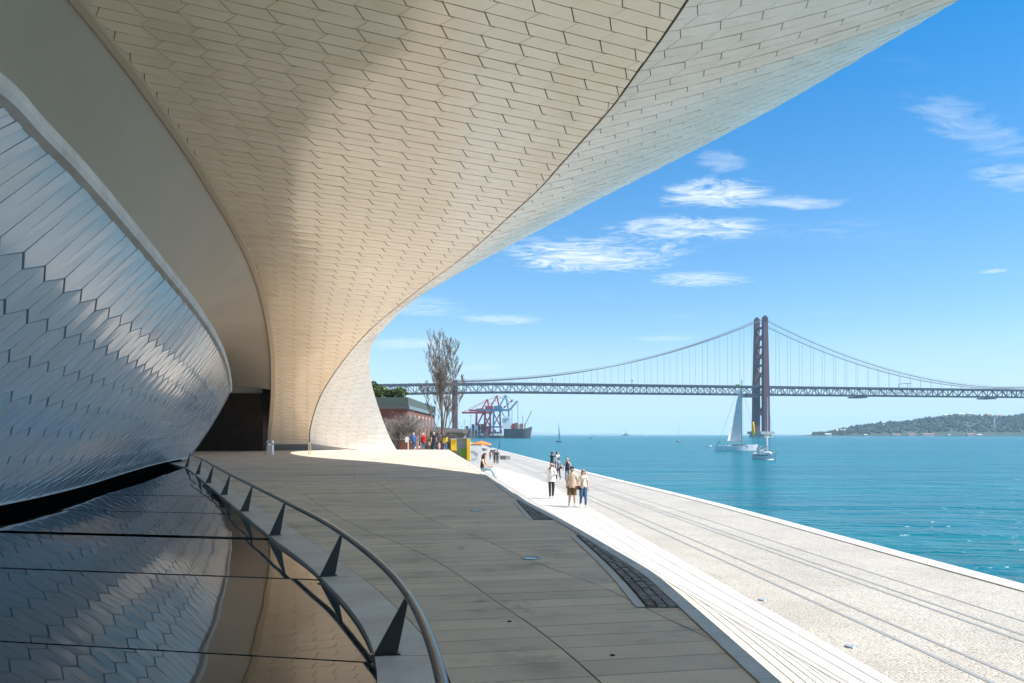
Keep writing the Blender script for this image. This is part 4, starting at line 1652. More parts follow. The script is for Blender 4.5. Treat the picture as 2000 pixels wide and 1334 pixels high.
def build_trees():
    rnd = random.Random(21)
    base = at(866, 872, 112)
    z0 = ZP + 0.9
    t = thing('bare_tree', 'tall narrow bare winter tree standing beyond the walkers and in front of the bridge', 'tree', (base.x, base.y, z0))
    b = MB()
    b.tube([(0, 0, 0), (0.05, 0, 1.2), (-0.1, 0, 2.6), (-0.2, 0.05, 4.2), (-0.25, 0, 7)], [0.30, 0.24, 0.21, 0.17, 0.12], 9)
    b.build('trunk', M['bark'], t)
    b = MB()
    stems = [((0, 0, 1.5), (0.24, 0.1, 1), 10.6, 0.14), ((-0.05, 0, 2.2), (-0.22, 0.1, 1), 10.2, 0.12), ((-0.1, 0, 3), (0.07, -0.1, 1), 11.6, 0.14), ((-0.2, 0, 4.0), (-0.06, 0.1, 1), 10.2, 0.13),
             ((-0.1, 0, 2.6), (0.16, -0.2, 1), 10.4, 0.12), ((-0.2, 0, 5), (0.0, 0.15, 1), 9.6, 0.11), ((-0.05, 0, 1.8), (-0.42, -0.2, 0.9), 7.4, 0.09), ((0, 0, 1.9), (0.46, 0.1, 0.9), 7.4, 0.09), ((-0.2, 0, 3.6), (-0.14, -0.2, 1), 9.8, 0.10)]
    for p, d, L, r in stems:
        grow(b, Vector(p), Vector(d), L, r, 3, rnd, up=0.5, spread=0.66, n_side=12, shrink=0.36)
    b.build('crown', M['twig'], t)
    # round grey leafless shrub by the museum's foot
    base = at(786, 880, 97)
    t = thing('leafless_shrub', 'wide grey leafless shrub between the museum foot and the man in blue', 'shrub', (base.x, base.y, -0.6))
    b = MB()
    for k in range(3):
        b.tube([(k * 0.5 - 0.5, 0, 0), (k * 0.8 - 0.8, 0, 1.6)], [0.10, 0.06], 5)
    b.build('stem', M['bark'], t)
    b = MB()
    for k in range(100):
        a = rnd.uniform(0, 2 * math.pi)
        s = rnd.uniform(0.2, 1.1)
        grow(b, Vector((rnd.uniform(-0.7, 0.7), rnd.uniform(-0.5, 0.5), rnd.uniform(0.2, 1.6))), Vector((math.cos(a) * s, math.sin(a) * s * 0.7, rnd.uniform(0.25, 1.2))), rnd.uniform(2.0, 3.5), 0.03, 2, rnd, up=0.15, spread=0.8, n_side=6, shrink=0.5)
    b.build('crown', M['twig_grey'], t)
    # brown hedge scrub behind the walkers
    for px, w, h, mat, lab in ((842, 2.4, 1.9, 'leaf', 'green shrub behind the man in the navy shirt'), (897, 2.6, 1.5, 'leaf_dark', 'dark green rounded shrub beside the yellow kiosk'),
                               (880, 2.0, 2.2, 'twig', 'brown dry shrub at the foot of the bare tree'), (856, 1.9, 2.4, 'twig', 'brown dry shrub left of the bare tree trunk')):
        p = at(px, 870, 108)
        t = thing('shrub', lab, 'shrub', (p.x, p.y, -0.9))
        b = MB()
        b.tube([(0, 0, 0), (0.1, 0, h * 0.6)], [0.08, 0.03], 5)
        b.build('stem', M['bark'], t)
        b = MB()
        leafy(b, (0, 0, h * 0.65), (w * 0.55, 0.8, h * 0.5), 700, rnd, 0.20)
        b.build('foliage', M[mat], t)

def build_brick_house():
    rnd = random.Random(4)
    c = at(796, 850, 118)
    t = thing('brick_building', 'red brick building with a planted roof terrace behind the leafless shrub', 'building', (c.x, c.y, ZP))
    H = at(796, 797, 118).z - ZP
    W = 13.0
    D = 42.0
    skew = 0.0
    def P(b, n, m):
        return b.build(n, m, t)
    b = MB()
    b.box((-W / 2, D / 2, H / 2), (W, D, H))
    P(b, 'wall', M['brick_wall'])
    b = MB()
    b.box((-W / 2, D / 2, H + 0.12), (W + 0.5, D + 0.5, 0.5))
    P(b, 'cornice', M['glass_dark'])
    b = MB()
    b.box((-W / 2, D / 2, H + 0.95), (W + 0.2, D + 0.2, 1.2))
    P(b, 'planter', M['planter'])
    for k in range(7):
        b = MB()
        b.box((0.02, 3 + k * 5.6, H * 0.52), (0.16, 1.5, H * 0.72))
        w = P(b, 'window', M['stucco'])
        b = MB()
        b.box((0.10, 3 + k * 5.6, H * 0.52), (0.06, 1.3, H * 0.64))
        b.build('pane', M['glass_dark'], w)
    for k in range(3):
        b = MB()
        b.box((-2.4 - k * 3.2, -0.02, H * 0.45), (1.5, 0.14, H * 0.5))
        w = P(b, 'window', M['dark_concrete'])
        b = MB()
        b.box((-2.4 - k * 3.2, -0.10, H * 0.45), (1.1, 0.06, H * 0.42))
        b.build('pane', M['glass_dark'], w)
    for (x, r, s, lab) in ((-1.3, 1.0, 0.28, 'round clipped shrub at the corner of the roof terrace'), (-4.2, 1.1, 0.36, 'pale green spiky bush in the middle of the roof terrace'), (-5.6, 1.5, 0.40, 'tall bush at the left end of the roof terrace'), (-2.7, 0.7, 0.25, 'low dark bush between the roof terrace shrubs')):
        s_ = thing('roof_shrub', lab, 'shrub', (c.x + x, c.y + 1.0, ZP + H + 1.5), 0, 'shrubs on the brick building roof')
        b = MB()
        leafy(b, (0, 0, r * 0.75), (r * 1.15, r, r * 0.85), 520, rnd, s)
        b.build('foliage', M['leaf_dark'] if 'low' in lab else M['leaf'], s_)
        b = MB()
        b.tube([(0, 0, -0.1), (0, 0, r * 0.8)], [0.07, 0.03], 5)
        b.build('stem', M['bark'], s_)
    # long low shed behind the tree
    c = at(855, 850, 150)
    t = thing('riverside_shed', 'long low dark roofed shed behind the bare tree and the walkers', 'building', (c.x, c.y, ZP))
    b = MB()
    b.box((0, 3, 1.9), (9.5, 8, 3.8))
    b.build('wall', M['dark_concrete'], t)
    b = MB()
    b.add([(-5.2, -1.6, 3.7), (5.2, -1.6, 3.2), (5.2, 7.5, 3.9), (-5.2, 7.5, 4.9), (-5.2, -1.6, 4.1), (5.2, -1.6, 3.5), (5.2, 7.5, 4.2), (-5.2, 7.5, 5.2)], [(0, 1, 2, 3), (4, 5, 6, 7), (0, 1, 5, 4), (1, 2, 6, 5), (2, 3, 7, 6), (3, 0, 4, 7)])
    b.build('roof', M['roof_dark'], t)
    b = MB()
    b.box((1.0, -1.05, 1.5), (5.2, 0.12, 1.4))
    w = b.build('window', M['glass_dark'], t)
    for k in range(5):
        b = MB()
        b.box((-1.4 + k * 1.2, -1.13, 1.5), (0.08, 0.08, 1.4))
        b.build('mullion', M['dark_concrete'], w)
    # stone garden wall and white panel at the left of the walkers
    c = at(780, 879, 92)
    t = thing('brick_gate_wall', 'low brown brick wall beside the museum foot behind the white sign', 'wall', (c.x + 0.4, c.y + 4, -0.9))
    b = MB()
    b.box((0, 0, 0.8), (1.5, 0.4, 2.0))
    b.build('wall', M['brick_wall'], t)
    b = MB()
    b.box((0, 0, 1.86), (1.7, 0.5, 0.12))
    b.build('cap', M['concrete'], t)
build_trees()
build_brick_house()

def build_street_furniture():
    # kiosk: grey and green box with yellow corner, yellow hatch box, sketch board
    k = thing('kiosk', 'grey and green kiosk with a bright yellow corner post on the promenade', 'kiosk', (0, 0, 0))
    a = at(915, 880, 91)
    k.location = (a.x, a.y, ZP)
    H = at(915, 857, 91).z - ZP
    def P(b, n, m):
        return b.build(n, m, k)
    b = MB()
    b.box((-0.75, 1.6, H * 0.5), (1.15, 3.0, H - 0.05))
    P(b, 'body', M['grey_paint'])
    b = MB()
    b.box((-0.62, 0.05, H * 0.36), (0.72, 0.08, H * 0.5))
    P(b, 'green_panel', M['green_paint'])
    b = MB()
    b.box((0.0, 0.1, H / 2), (0.36, 0.5, H))
    P(b, 'corner_post', M['yellow_paint'])
    b = MB()
    b.add([(-1.4, -0.1, H - 0.02), (-0.1, -0.1, H - 0.02), (-0.1, 3.2, H - 0.02), (-1.4, 3.2, H - 0.02), (-1.4, -0.1, H + 0.06), (-0.1, -0.1, H + 0.06), (-0.1, 3.2, H + 0.06), (-1.4, 3.2, H + 0.06)], [(0, 1, 2, 3), (4, 5, 6, 7), (0, 1, 5, 4), (1, 2, 6, 5), (2, 3, 7, 6), (3, 0, 4, 7)])
    P(b, 'roof', M['grey_paint'])
    y = at(886.5, 873, 97)
    h = thing('yellow_box', 'bright yellow vending box left of the grey kiosk', 'box', (y.x, y.y, -0.9))
    b = MB()
    hh = at(886, 858, 97).z + 0.9
    b.box((0, 0.4, hh / 2), (0.72, 0.8, hh))
    b.build('body', M['yellow_paint'], h)
    b = MB()
    b.box((0.04, 0.35, hh + 0.04), (0.86, 0.95, 0.08))
    b.build('lid', M['limestone_warm'], h)
    # sketch board
    p = at(929, 905, 87)
    s = thing('sign_board', 'white free standing board with a dark line drawing beside the kiosk', 'sign', (p.x + 0.05, p.y, ZP))
    top = at(929, 869, 87).z - ZP
    b = MB()
    b.box((0, 0, top / 2 + 0.05), (1.2, 0.07, top - 0.1))
    b.build('panel', M['white_paint'], s)
    b = MB()
    b.box((0, 0, top), (1.24, 0.1, 0.06))
    b.build('frame', M['grey_paint'], s)
    b = MB()
    z = -0.045
    sk = [[(-0.55, 0.42), (-0.40, 0.40), (-0.22, 0.27), (-0.05, 0.12), (0.12, 0.02), (0.2, -0.1)], [(-0.42, 0.42), (-0.28, 0.36), (-0.15, 0.34), (0.05, 0.2), (0.25, 0.12)], [(-0.5, 0.36), (-0.36, 0.36)], [(-0.45, -0.42), (-0.1, -0.38), (0.1, -0.42)]]
    for ln in sk:
        for q, r in zip(ln[:-1], ln[1:]):
            b.bar((q[0], z, top * 0.5 + q[1]), (r[0], z, top * 0.5 + r[1]), 0.05, 0.01)
    b.build('drawing', M['navy_paint'], s)
    # orange parasol
    p = at(940, 880, 103)
    u = thing('parasol', 'open orange parasol on the promenade right of the kiosk', 'parasol', (p.x, p.y, ZP))
    zt = at(940, 861.5, 103).z - ZP
    b = MB()
    b.tube([(0, 0, 0), (0, 0, zt)], 0.03, 8)
    b.build('pole', M['steel'], u)
    b = MB()
    n = 8
    R_ = 1.28
    vs = [(0, 0, zt + 0.04)] + [(math.cos(2 * math.pi * q / n) * R_, math.sin(2 * math.pi * q / n) * R_, zt - 0.34) for q in range(n)] + [(math.cos(2 * math.pi * q / n) * R_, math.sin(2 * math.pi * q / n) * R_, zt - 0.50) for q in range(n)]
    b.add(vs, [(0, 1 + q, 1 + (q + 1) % n) for q in range(n)] + [(1 + q, 1 + n + q, 1 + n + (q + 1) % n, 1 + (q + 1) % n) for q in range(n)])
    b.build('canopy', M['orange_cloth'], u)
    b = MB()
    b.disc((0, 0, 0), 0.3, 0.08, 12)
    b.build('base', M['concrete'], u)
    # stone bench blocks
    for px, py, yv, w, lab in ((986.5, 897.5, 100, 1.35, 'grey stone bench block nearest to the water edge steps'), (946.5, 880.5, 150, 1.0, 'small grey bench block right of the parasol'), (963, 884, 138, 1.0, 'grey bench block between the couple and the parasol')):
        p = ground(px, py, ZP)
        bench = thing('stone_bench', lab, 'bench', (p.x, p.y, ZP), 0, 'stone bench blocks on the promenade')
        b = MB()
        b.box((-w * 0.21, 0, 0.26), (w * 0.56, 0.5, 0.52))
        b.build('seat_block', M['dark_concrete'], bench)
        b = MB()
        b.box((w * 0.29, 0.02, 0.25), (w * 0.42, 0.46, 0.48))
        b.build('end_block', M['concrete'], bench)
    # white bin-like ticket post at the foot of the roof
    p = ground(528, 888)
    o = thing('white_post', 'white square service post at the inner corner of the roof foot', 'post', (p.x, p.y, 0))
    hh = at(528, 860, p.y).z
    b = MB()
    b.box((0, 0, hh / 2 - 0.16), (0.42, 0.4, hh - 0.32))
    b.build('body', M['white_paint'], o)
    b = MB()
    b.box((0, 0, hh - 0.12), (0.42, 0.4, 0.22))
    b.build('head', M['white_paint'], o)
    b = MB()
    b.box((0, -0.205, hh - 0.1), (0.12, 0.02, 0.06))
    b.build('slot', M['glass_dark'], o)
    b = MB()
    b.tube([(-0.34, 0, 0), (-0.34, 0, hh * 0.8)], 0.02, 6)
    b.build('side_tube', M['steel'], o)
    p = ground(605, 888)
    o = thing('rusty_stake', 'short rusty double stake at the crease of the roof foot', 'stake', (p.x, p.y, 0))
    for q in (-0.07, 0.07):
        b = MB()
        b.tube([(q, 0, 0), (q, 0, 0.95)], 0.03, 6)
        b.build('rod', M['trim'], o)
    # sign on a post beside the man in blue
    p = at(795, 878, 83)
    o = thing('white_sign', 'small white sign on a post left of the man in the blue shirt', 'sign', (p.x, p.y, 0))
    b = MB()
    b.box((0.12, 0, 0.55), (0.09, 0.05, 1.1))
    b.build('post', M['white_paint'], o)
    b = MB()
    b.box((0, -0.03, 1.0), (0.36, 0.05, 0.55))
    b.build('plate', M['white_paint'], o)
    # recessed floor lights and drain caps
    for px, py, r, z, lab in ((1037, 1091, 0.118, 0.0, 'round recessed floor light nearest to the dark sett wedge'), (930, 998, 0.13, 0.0, 'round recessed floor light farther along the shaded paving')):
        p = ground(px, py, z)
        o = thing('floor_light', lab, 'floor light', (p.x, p.y, z), 0, 'floor lights in the paving')
        b = MB()
        n = 28
        vs = []
        for rr, zz in ((r, 0.0), (r, 0.012), (r * 0.8, 0.012), (r * 0.8, 0.004)):
            vs += [(math.cos(2 * math.pi * q / n) * rr, math.sin(2 * math.pi * q / n) * rr, zz) for q in range(n)]
        b.add(vs, [(j * n + q, j * n + (q + 1) % n, (j + 1) * n + (q + 1) % n, (j + 1) * n + q) for j in range(3) for q in range(n)])
        b.build('ring', M['steel'], o)
        b = MB()
        b.disc((0, 0, 0.0), r * 0.8, 0.006, n)
        b.build('lens', M['lamp_glass'], o)
    for px, py, z, lab in ((1490, 1172, ZP + 0.006, 'small round floor light in the pale band nearer the boats'), (1662, 1263, ZP + 0.006, 'small round floor light in the pale band nearest the viewer')):
        p = ground(px, py, z)
        o = thing('floor_light', lab, 'floor light', (p.x, p.y, z), 0, 'floor lights in the paving')
        b = MB()
        b.disc((0, 0, 0), 0.10, 0.015, 24, r2=0.085)
        b.build('ring', M['steel'], o)
        b = MB()
        b.disc((0, 0, 0.008), 0.07, 0.010, 24)
        b.build('lens', M['lamp_glass'], o)
    for px, py, lab in ((995, 1214, 'dark drain cap in the grey paving left of the long joint'), (1196, 1280, 'dark drain cap in the warm paving right of the long joint')):
        p = ground(px, py)
        o = thing('drain_cap', lab, 'drain cap', (p.x, p.y, 0), 0, 'drain caps in the paving')
        b = MB()
        b.disc((0, 0, 0.0), 0.018, 0.004, 16)
        b.build('cap', M['black'], o)
build_street_furniture()

# ------------------------------------------------------------------ boats
def hull(b, L, B, H, sheer=0.25, draft=0.5, n=14, mi=0, transom=0.75):
    """bow towards +X"""
    g = []
    for j in range(n + 1):
        t = j / n
        w = B / 2 * (transom + (1 - transom) * min(1, t / 0.4)) * (1 if t < 0.5 else max(0.02, math.cos((t - 0.5) / 0.5 * math.pi / 2) ** 0.8 if t < 1 else 0.02))
        z = H + sheer * (abs(t - 0.35) ** 2) * 4
        rake = 0.09 * L * max(0, t - 0.75) / 0.25
        x = -L / 2 + t * L * 0.92
        g.append([Vector((x, -w * 0.1, -draft)), Vector((x + rake * 0.35, -w * 0.8, 0.05)), Vector((x + rake * 0.9, -w, z)), Vector((x + rake * 0.9, -w * 0.93, z + 0.02)), Vector((x + rake * 0.9, w * 0.93, z + 0.02)), Vector((x + rake * 0.9, w, z)), Vector((x + rake * 0.35, w * 0.8, 0.05)), Vector((x, w * 0.1, -draft))])
    b.grid(g, mi)
    b.add(g[0], [tuple(range(8))], mi)

def build_boats():
    rnd = random.Random(8)
    # big white yacht under mainsail, going right
    yv = 4.5 * F / (880.5 - HY)
    p = at(1440, 880, yv)
    k = yv / F
    t = thing('sailing_yacht', 'large white sailing yacht with raised pale mainsail in front of the bridge tower', 'yacht', (p.x, p.y, ZW), R(4))
    L = 84 * k
    def P(b, n, m, sm=False, parent=None):
        return b.build(n, m, parent or t, sm)
    b = MB()
    hull(b, L, L * 0.26, 1.35)
    P(b, 'hull', M['white_paint'])
    b = MB()
    b.grid([[Vector((x, s * L * 0.105, z)) for s in (-1, -0.6, 0, 0.6, 1)] for x, z in ((-L * 0.2, 1.35), (-L * 0.16, 1.85), (L * 0.12, 1.75), (L * 0.24, 1.4))])
    P(b, 'coachroof', M['white_paint'])
    b = MB()
    for s in (-1, 1):
        b.box((-L * 0.03, s * L * 0.107, 1.6), (L * 0.22, 0.03, 0.22))
    P(b, 'cabin_window', M['glass_dark'])
    mx = (1449 - 1440) * k
    mh = (880 - 741) * k
    b = MB()
    b.tube([(mx, 0, 1.2), (mx, 0, mh)], [0.14, 0.09], 8)
    P(b, 'mast', M['grey_paint'])
    b = MB()
    b.tube([(mx, 0, 2.6), (mx - 25 * k, 0.5, 2.7)], 0.11, 8)
    P(b, 'boom', M['grey_paint'])
    b = MB()
    g = []
    for j in range(13):
        q = j / 12
        z = 2.9 + q * (mh * 0.86 - 2.9)
        ch = 24.5 * k * (1 - q) ** 0.92 + 0.35
        g.append([Vector((mx - 0.15 - ch * u, 0.9 * math.sin(u * math.pi) * (1 - q) * 0.9 + 0.35 * u, z - 0.2 * u)) for u in (0, 0.2, 0.4, 0.6, 0.8, 1)])
    b.grid(g)
    P(b, 'mainsail', M['sail'], True)
    b = MB()
    for z in (0.3, 0.55, 0.78):
        zz = 2.9 + z * (mh * 0.86 - 2.9)
        ch = 24.5 * k * (1 - z) ** 0.92
        b.bar((mx - 0.2, -0.03, zz), (mx - ch, 0.2, zz - 0.15), 0.05)
    P(b, 'batten', M['grey_paint'])
    bow = Vector((L * 0.47, 0, 1.6))
    top = Vector((mx, 0, mh * 0.9))
    b = MB()
    b.tube([bow, top], 0.035, 4)
    P(b, 'forestay', M['steel'])
    b = MB()
    b.tube([Vector((-L * 0.48, 0, 1.5)), Vector((mx, 0, mh))], 0.03, 4)
    P(b, 'backstay', M['steel'])
    b = MB()
    for s in (-1, 1):
        b.tube([(mx - 0.2, s * 1.5, 1.3), (mx, s * 0.9, mh * 0.5), (mx, 0, mh * 0.95)], 0.025, 4)
        b.bar((mx, 0, mh * 0.5), (mx, s * 0.9, mh * 0.5), 0.06)
    P(b, 'shroud', M['steel'])
    b = MB()
    a, c = bow.lerp(top, 0.16), bow.lerp(top, 0.40)
    a.x -= 0.2
    c.x += 0.55
    b.tube([a, a.lerp(c, 0.15), a.lerp(c, 0.5), a.lerp(c, 0.9), c], [0.12, 0.36, 0.38, 0.30, 0.1], 8)
    P(b, 'furled_sail', M['yellow_paint'], True)
    b = MB()
    b.add([(mx - 0.6, 0, mh * 0.93), (mx - 1.7, 0.1, mh * 0.935), (mx - 1.75, 0.1, mh * 0.915), (mx - 0.6, 0, mh * 0.905)], [(0, 1, 2, 3)])
    P(b, 'pennant', M['green_paint'])
    b = MB()
    for x in range(-6, 7):
        for s in (-1, 1):
            xx = x * L * 0.07
            b.bar((xx, s * L * 0.115 * (1 - max(0, x) * 0.08), 1.4), (xx, s * L * 0.115 * (1 - max(0, x) * 0.08), 2.0), 0.04)
    P(b, 'guard_rail', M['steel'])
    b = MB()
    b.tube([(-L * 0.44, -1, 1.4), (-L * 0.44, -1, 2.4), (-L * 0.44, 1, 2.4), (-L * 0.44, 1, 1.4)], 0.05, 6)
    b.box((-L * 0.36, 0, 2.5), (1.6, 2.2, 0.08))
    P(b, 'stern_arch', M['grey_paint'])
    # crew as seated little figures
    # near white sloop, bow to the right and slightly to the viewer
    yv = 4.5 * F / (897.5 - HY)
    k2 = yv / F
    p = at(1494, 897, yv)
    t2 = thing('motoring_sloop', 'white sloop with lowered sail and sprayhood crossing before the large yacht', 'sailboat', (p.x, p.y, ZW), R(-38))
    L = 47 * k2
    b = MB()
    hull(b, L, L * 0.38, 1.0)
    b.build('hull', M['white_paint'], t2)
    b = MB()
    for q in (-1, 1):
        b.box((-L * 0.10, q * (L * 0.19 + 0.01), 0.80), (L * 0.62, 0.03, 0.10))
    b.build('navy_stripe', M['navy_paint'], t2)
    b = MB()
    b.grid([[Vector((x, s * 0.62, z - abs(s) * 0.1)) for s in (-1, -0.5, 0, 0.5, 1)] for x, z in ((-0.5, 1.05), (-0.3, 1.5), (1.0, 1.4), (1.5, 1.05))])
    b.build('coachroof', M['white_paint'], t2)
    b = MB()
    b.grid([[Vector((-1.2 + 0.35 * math.sin(a) + 0.5 * q, 0.85 * math.cos(a), 1.1 + 0.95 * math.sin(a))) for a in [math.pi * j / 8 for j in range(9)]] for q in (0, 1)])
    b.build('sprayhood', M['white_paint'], t2, True)
    mh2 = (897 - 776) * k2
    b = MB()
    b.tube([(0.5, 0, 1.0), (0.5, 0, mh2)], [0.08, 0.05], 8)
    b.build('mast', M['white_paint'], t2)
    b = MB()
    b.tube([(L * 0.46, 0, 1.2), (0.55, 0, mh2 * 0.93)], 0.022, 4)
    b.build('forestay', M['steel'], t2)
    b = MB()
    b.tube([(0.45, 0, 1.9), (-1.7, 0, 2.0)], 0.06, 6)
    b.build('boom', M['white_paint'], t2)
    b = MB()
    b.tube([(0.4, 0, 4.2), (0.35, 0.05, 3.0), (0.2, 0, 2.3), (-0.6, 0.05, 2.15), (-1.5, 0, 2.1)], [0.10, 0.22, 0.42, 0.25, 0.1], 8)
    b.build('lowered_sail', M['sail'], t2, True)
    b = MB()
    for x, s in ((-L * 0.44, -0.7), (-L * 0.44, 0.7), (-L * 0.2, -0.95), (-L * 0.2, 0.95), (L * 0.2, -0.7), (L * 0.2, 0.7), (L * 0.4, 0)):
        b.bar((x, s, 1.05), (x, s, 1.6), 0.03)
    b.tube([(-L * 0.44, -0.7, 1.6), (-L * 0.2, -0.95, 1.6), (L * 0.2, -0.7, 1.6), (L * 0.42, 0, 1.65), (L * 0.2, 0.7, 1.6), (-L * 0.2, 0.95, 1.6), (-L * 0.44, 0.7, 1.6), (-L * 0.44, -0.7, 1.6)], 0.02, 4)
    b.build('guard_rail', M['steel'], t2)
    b = MB()
    b.tube([(-L * 0.46, -0.6, 1.0), (-L * 0.46, -0.6, 2.3), (-L * 0.46, 0.6, 2.3), (-L * 0.46, 0.6, 1.0)], 0.04, 6)
    b.build('stern_arch', M['white_paint'], t2)
    b = MB()
    g = []
    for j in range(9):
        x = L * 0.40 - j * L * 0.03
        g.append([Vector((x + 0.5, -0.2 - j * 0.16, 0.02)), Vector((x + 0.3, -0.5 - j * 0.16, 0.18 * (1 - j / 9))), Vector((x, -0.9 - j * 0.16, 0.0))])
    b.grid(g)
    b.build('bow_wave', M['white_paint'], t2, True)
    # tender, small far boats
    def small(px, py, name, lab, cat, kind, w, heading=0):
        yv = 4.5 * F / (py - HY)
        p = at(px, py, yv)
        kk = yv / F
        L = w * kk
        t = thing(name, lab, cat, (p.x, p.y, ZW), heading)
        b = MB()
        hull(b, L, L * 0.33, L * 0.11, sheer=L * 0.05, draft=0.3)
        b.build('hull', M['navy_paint'] if 'dark' in lab else M['white_paint'], t)
        if kind == 'sail':
            hh = (py - (822 if px < 1200 else 821)) * kk
            b = MB()
            b.tube([(0, 0, L * 0.1), (0, 0, hh)], [L * 0.016, L * 0.01], 6)
            b.build('mast', M['grey_paint'], t)
            b = MB()
            b.box((0, 0, L * 0.16), (L * 0.4, L * 0.18, L * 0.09))
            b.build('cabin', M['white_paint'], t)
            if 'white' in lab:
                b = MB()
                b.grid([[Vector((-0.02 * L - u * L * 0.34 * (1 - q), 0.04 * L * math.sin(u * 3) * (1 - q), L * 0.2 + q * (hh * 0.9 - L * 0.2))) for u in (0, 0.5, 1)] for q in (0, 0.25, 0.5, 0.75, 1)])
                b.build('sail', M['sail'], t, True)
            else:
                b = MB()
                b.tube([(0, 0, L * 0.26), (-L * 0.36, 0, L * 0.27)], L * 0.03, 6)
                b.build('furled_sail', M['navy_paint'], t)
        else:
            b = MB()
            b.grid([[Vector((x, s * L * 0.11, z)) for s in (-1, 0, 1)] for x, z in ((-L * 0.2, L * 0.1), (-L * 0.15, L * 0.24), (L * 0.05, L * 0.23), (L * 0.15, L * 0.1))])
            b.build('cabin', M['white_paint'], t)
            b = MB()
            b.box((-L * 0.04, 0, L * 0.19), (L * 0.18, L * 0.226, L * 0.05))
            b.build('window', M['glass_dark'], t)
    small(1383, 872.5, 'dinghy', 'small white motor launch left of the large yacht', 'boat', 'motor', 15, R(8))
    small(1091, 863, 'sailboat', 'distant white sailboat under sail left of the dark sailboat', 'sailboat', 'sail', 12, R(150))
    small(1326, 863.5, 'sailboat', 'distant dark hulled sailboat with bare mast', 'sailboat', 'sail', 12, R(40))
    small(1153, 857, 'motorboat', 'tiny dark motorboat right of the distant white sailboat', 'boat', 'motor', 7, R(30))
    # ships near the horizon
    def ship(px, w, hgt, lab, mat, kind):
        yv = 3600.0
        p = at(px, 850, yv)
        kk = yv / F
        t = thing('distant_ship', lab, 'ship', (p.x, p.y, ZW), 0)
        b = MB()
        hull(b, w * kk, w * kk * 0.16, hgt * kk * 0.4, sheer=1, draft=1)
        b.build('hull', M[mat], t)
        b = MB()
        b.box((0, 0, hgt * kk * 0.55), (w * kk * 0.5, w * kk * 0.1, hgt * kk * 0.4))
        if kind:
            b.box((0, 0, hgt * kk * 0.85), (w * kk * 0.2, w * kk * 0.08, hgt * kk * 0.5))
        b.build('superstructure', M[mat], t)
        if kind:
            b = MB()
            b.bar((w * kk * 0.03, 0, hgt * kk), (w * kk * 0.03, 0, hgt * kk * 2.2), 1.6)
            b.build('mast', M[mat], t)
    ship(1222, 15, 4.5, 'grey warship low on the horizon', 'grey_paint', True)
    ship(1164, 19, 3.0, 'long white ferry on the horizon left of the grey warship', 'white_paint', False)
    ship(1259, 10, 3.0, 'short white ferry on the horizon right of the grey warship', 'white_paint', False)
build_boats()

# ------------------------------------------------------------------ people
SKIN = node_mat('skin', (0.50, 0.30, 0.21), 0.55)
SKIN_PALE = node_mat('skin_pale', (0.58, 0.37, 0.27), 0.55)
_cloth = {}
def cloth(c):
    if c not in _cloth:
        _cloth[c] = node_mat('cloth', c, 0.85)
        n = NT(_cloth[c])
        n.color(n.mul(c, n.ramp(n.noise(9, 4), [(0.3, (0.78, 0.78, 0.78)), (0.7, (1.08, 1.08, 1.08))])))
    return _cloth[c]

BASE = {'pel': (0, 0, 0.95), 'bel': (0, 0, 1.10), 'che': (0, 0.005, 1.28), 'ush': (0, 0.01, 1.42), 'nk': (0, 0.0, 1.50), 'h0': (0, -0.015, 1.575), 'h1': (0, -0.02, 1.655), 'h2': (0, -0.01, 1.725),
        'shL': (0.165, 0.01, 1.41), 'elL': (0.225, 0.03, 1.14), 'wrL': (0.235, -0.05, 0.90), 'shR': (-0.165, 0.01, 1.41), 'elR': (-0.225, 0.03, 1.14), 'wrR': (-0.235, -0.05, 0.90),
        'hiL': (0.085, 0, 0.89), 'knL': (0.095, -0.015, 0.49), 'anL': (0.10, 0.02, 0.085), 'toL': (0.115, -0.14, 0.035), 'hiR': (-0.085, 0, 0.89), 'knR': (-0.095, -0.015, 0.49), 'anR': (-0.10, 0.02, 0.085), 'toR': (-0.115, -0.14, 0.035)}
RAD = {'pel': (0.150, 0.105), 'bel': (0.135, 0.098), 'che': (0.155, 0.110), 'ush': (0.115, 0.085), 'nk': 0.052, 'h0': 0.066, 'h1': 0.084, 'h2': 0.056, 'sh': 0.062, 'el': 0.045, 'wr': 0.031, 'hi': 0.092, 'kn': 0.063, 'an': 0.043, 'to': 0.036}
BONES = [('pel', 'bel'), ('bel', 'che'), ('che', 'ush'), ('ush', 'nk'), ('nk', 'h0'), ('h0', 'h1'), ('h1', 'h2')]
for S_ in 'LR':
    BONES += [('ush', 'sh' + S_), ('sh' + S_, 'el' + S_), ('el' + S_, 'wr' + S_), ('pel', 'hi' + S_), ('hi' + S_, 'kn' + S_), ('kn' + S_, 'an' + S_), ('an' + S_, 'to' + S_)]
WALK_A = {'knL': (0.09, -0.14, 0.50), 'anL': (0.09, -0.17, 0.09), 'toL': (0.10, -0.34, 0.05), 'knR': (-0.09, 0.03, 0.50), 'anR': (-0.09, 0.24, 0.14), 'toR': (-0.10, 0.12, 0.035), 'wrL': (0.24, 0.12, 0.92), 'elL': (0.23, 0.08, 1.15), 'wrR': (-0.24, -0.16, 0.93), 'elR': (-0.23, 0.0, 1.14)}
WALK_B = {'knR': (-0.09, -0.10, 0.50), 'anR': (-0.09, -0.12, 0.085), 'toR': (-0.10, -0.28, 0.04), 'knL': (0.09, 0.02, 0.49), 'anL': (0.09, 0.14, 0.11), 'toL': (0.10, 0.0, 0.035)}
PEOPLE = []
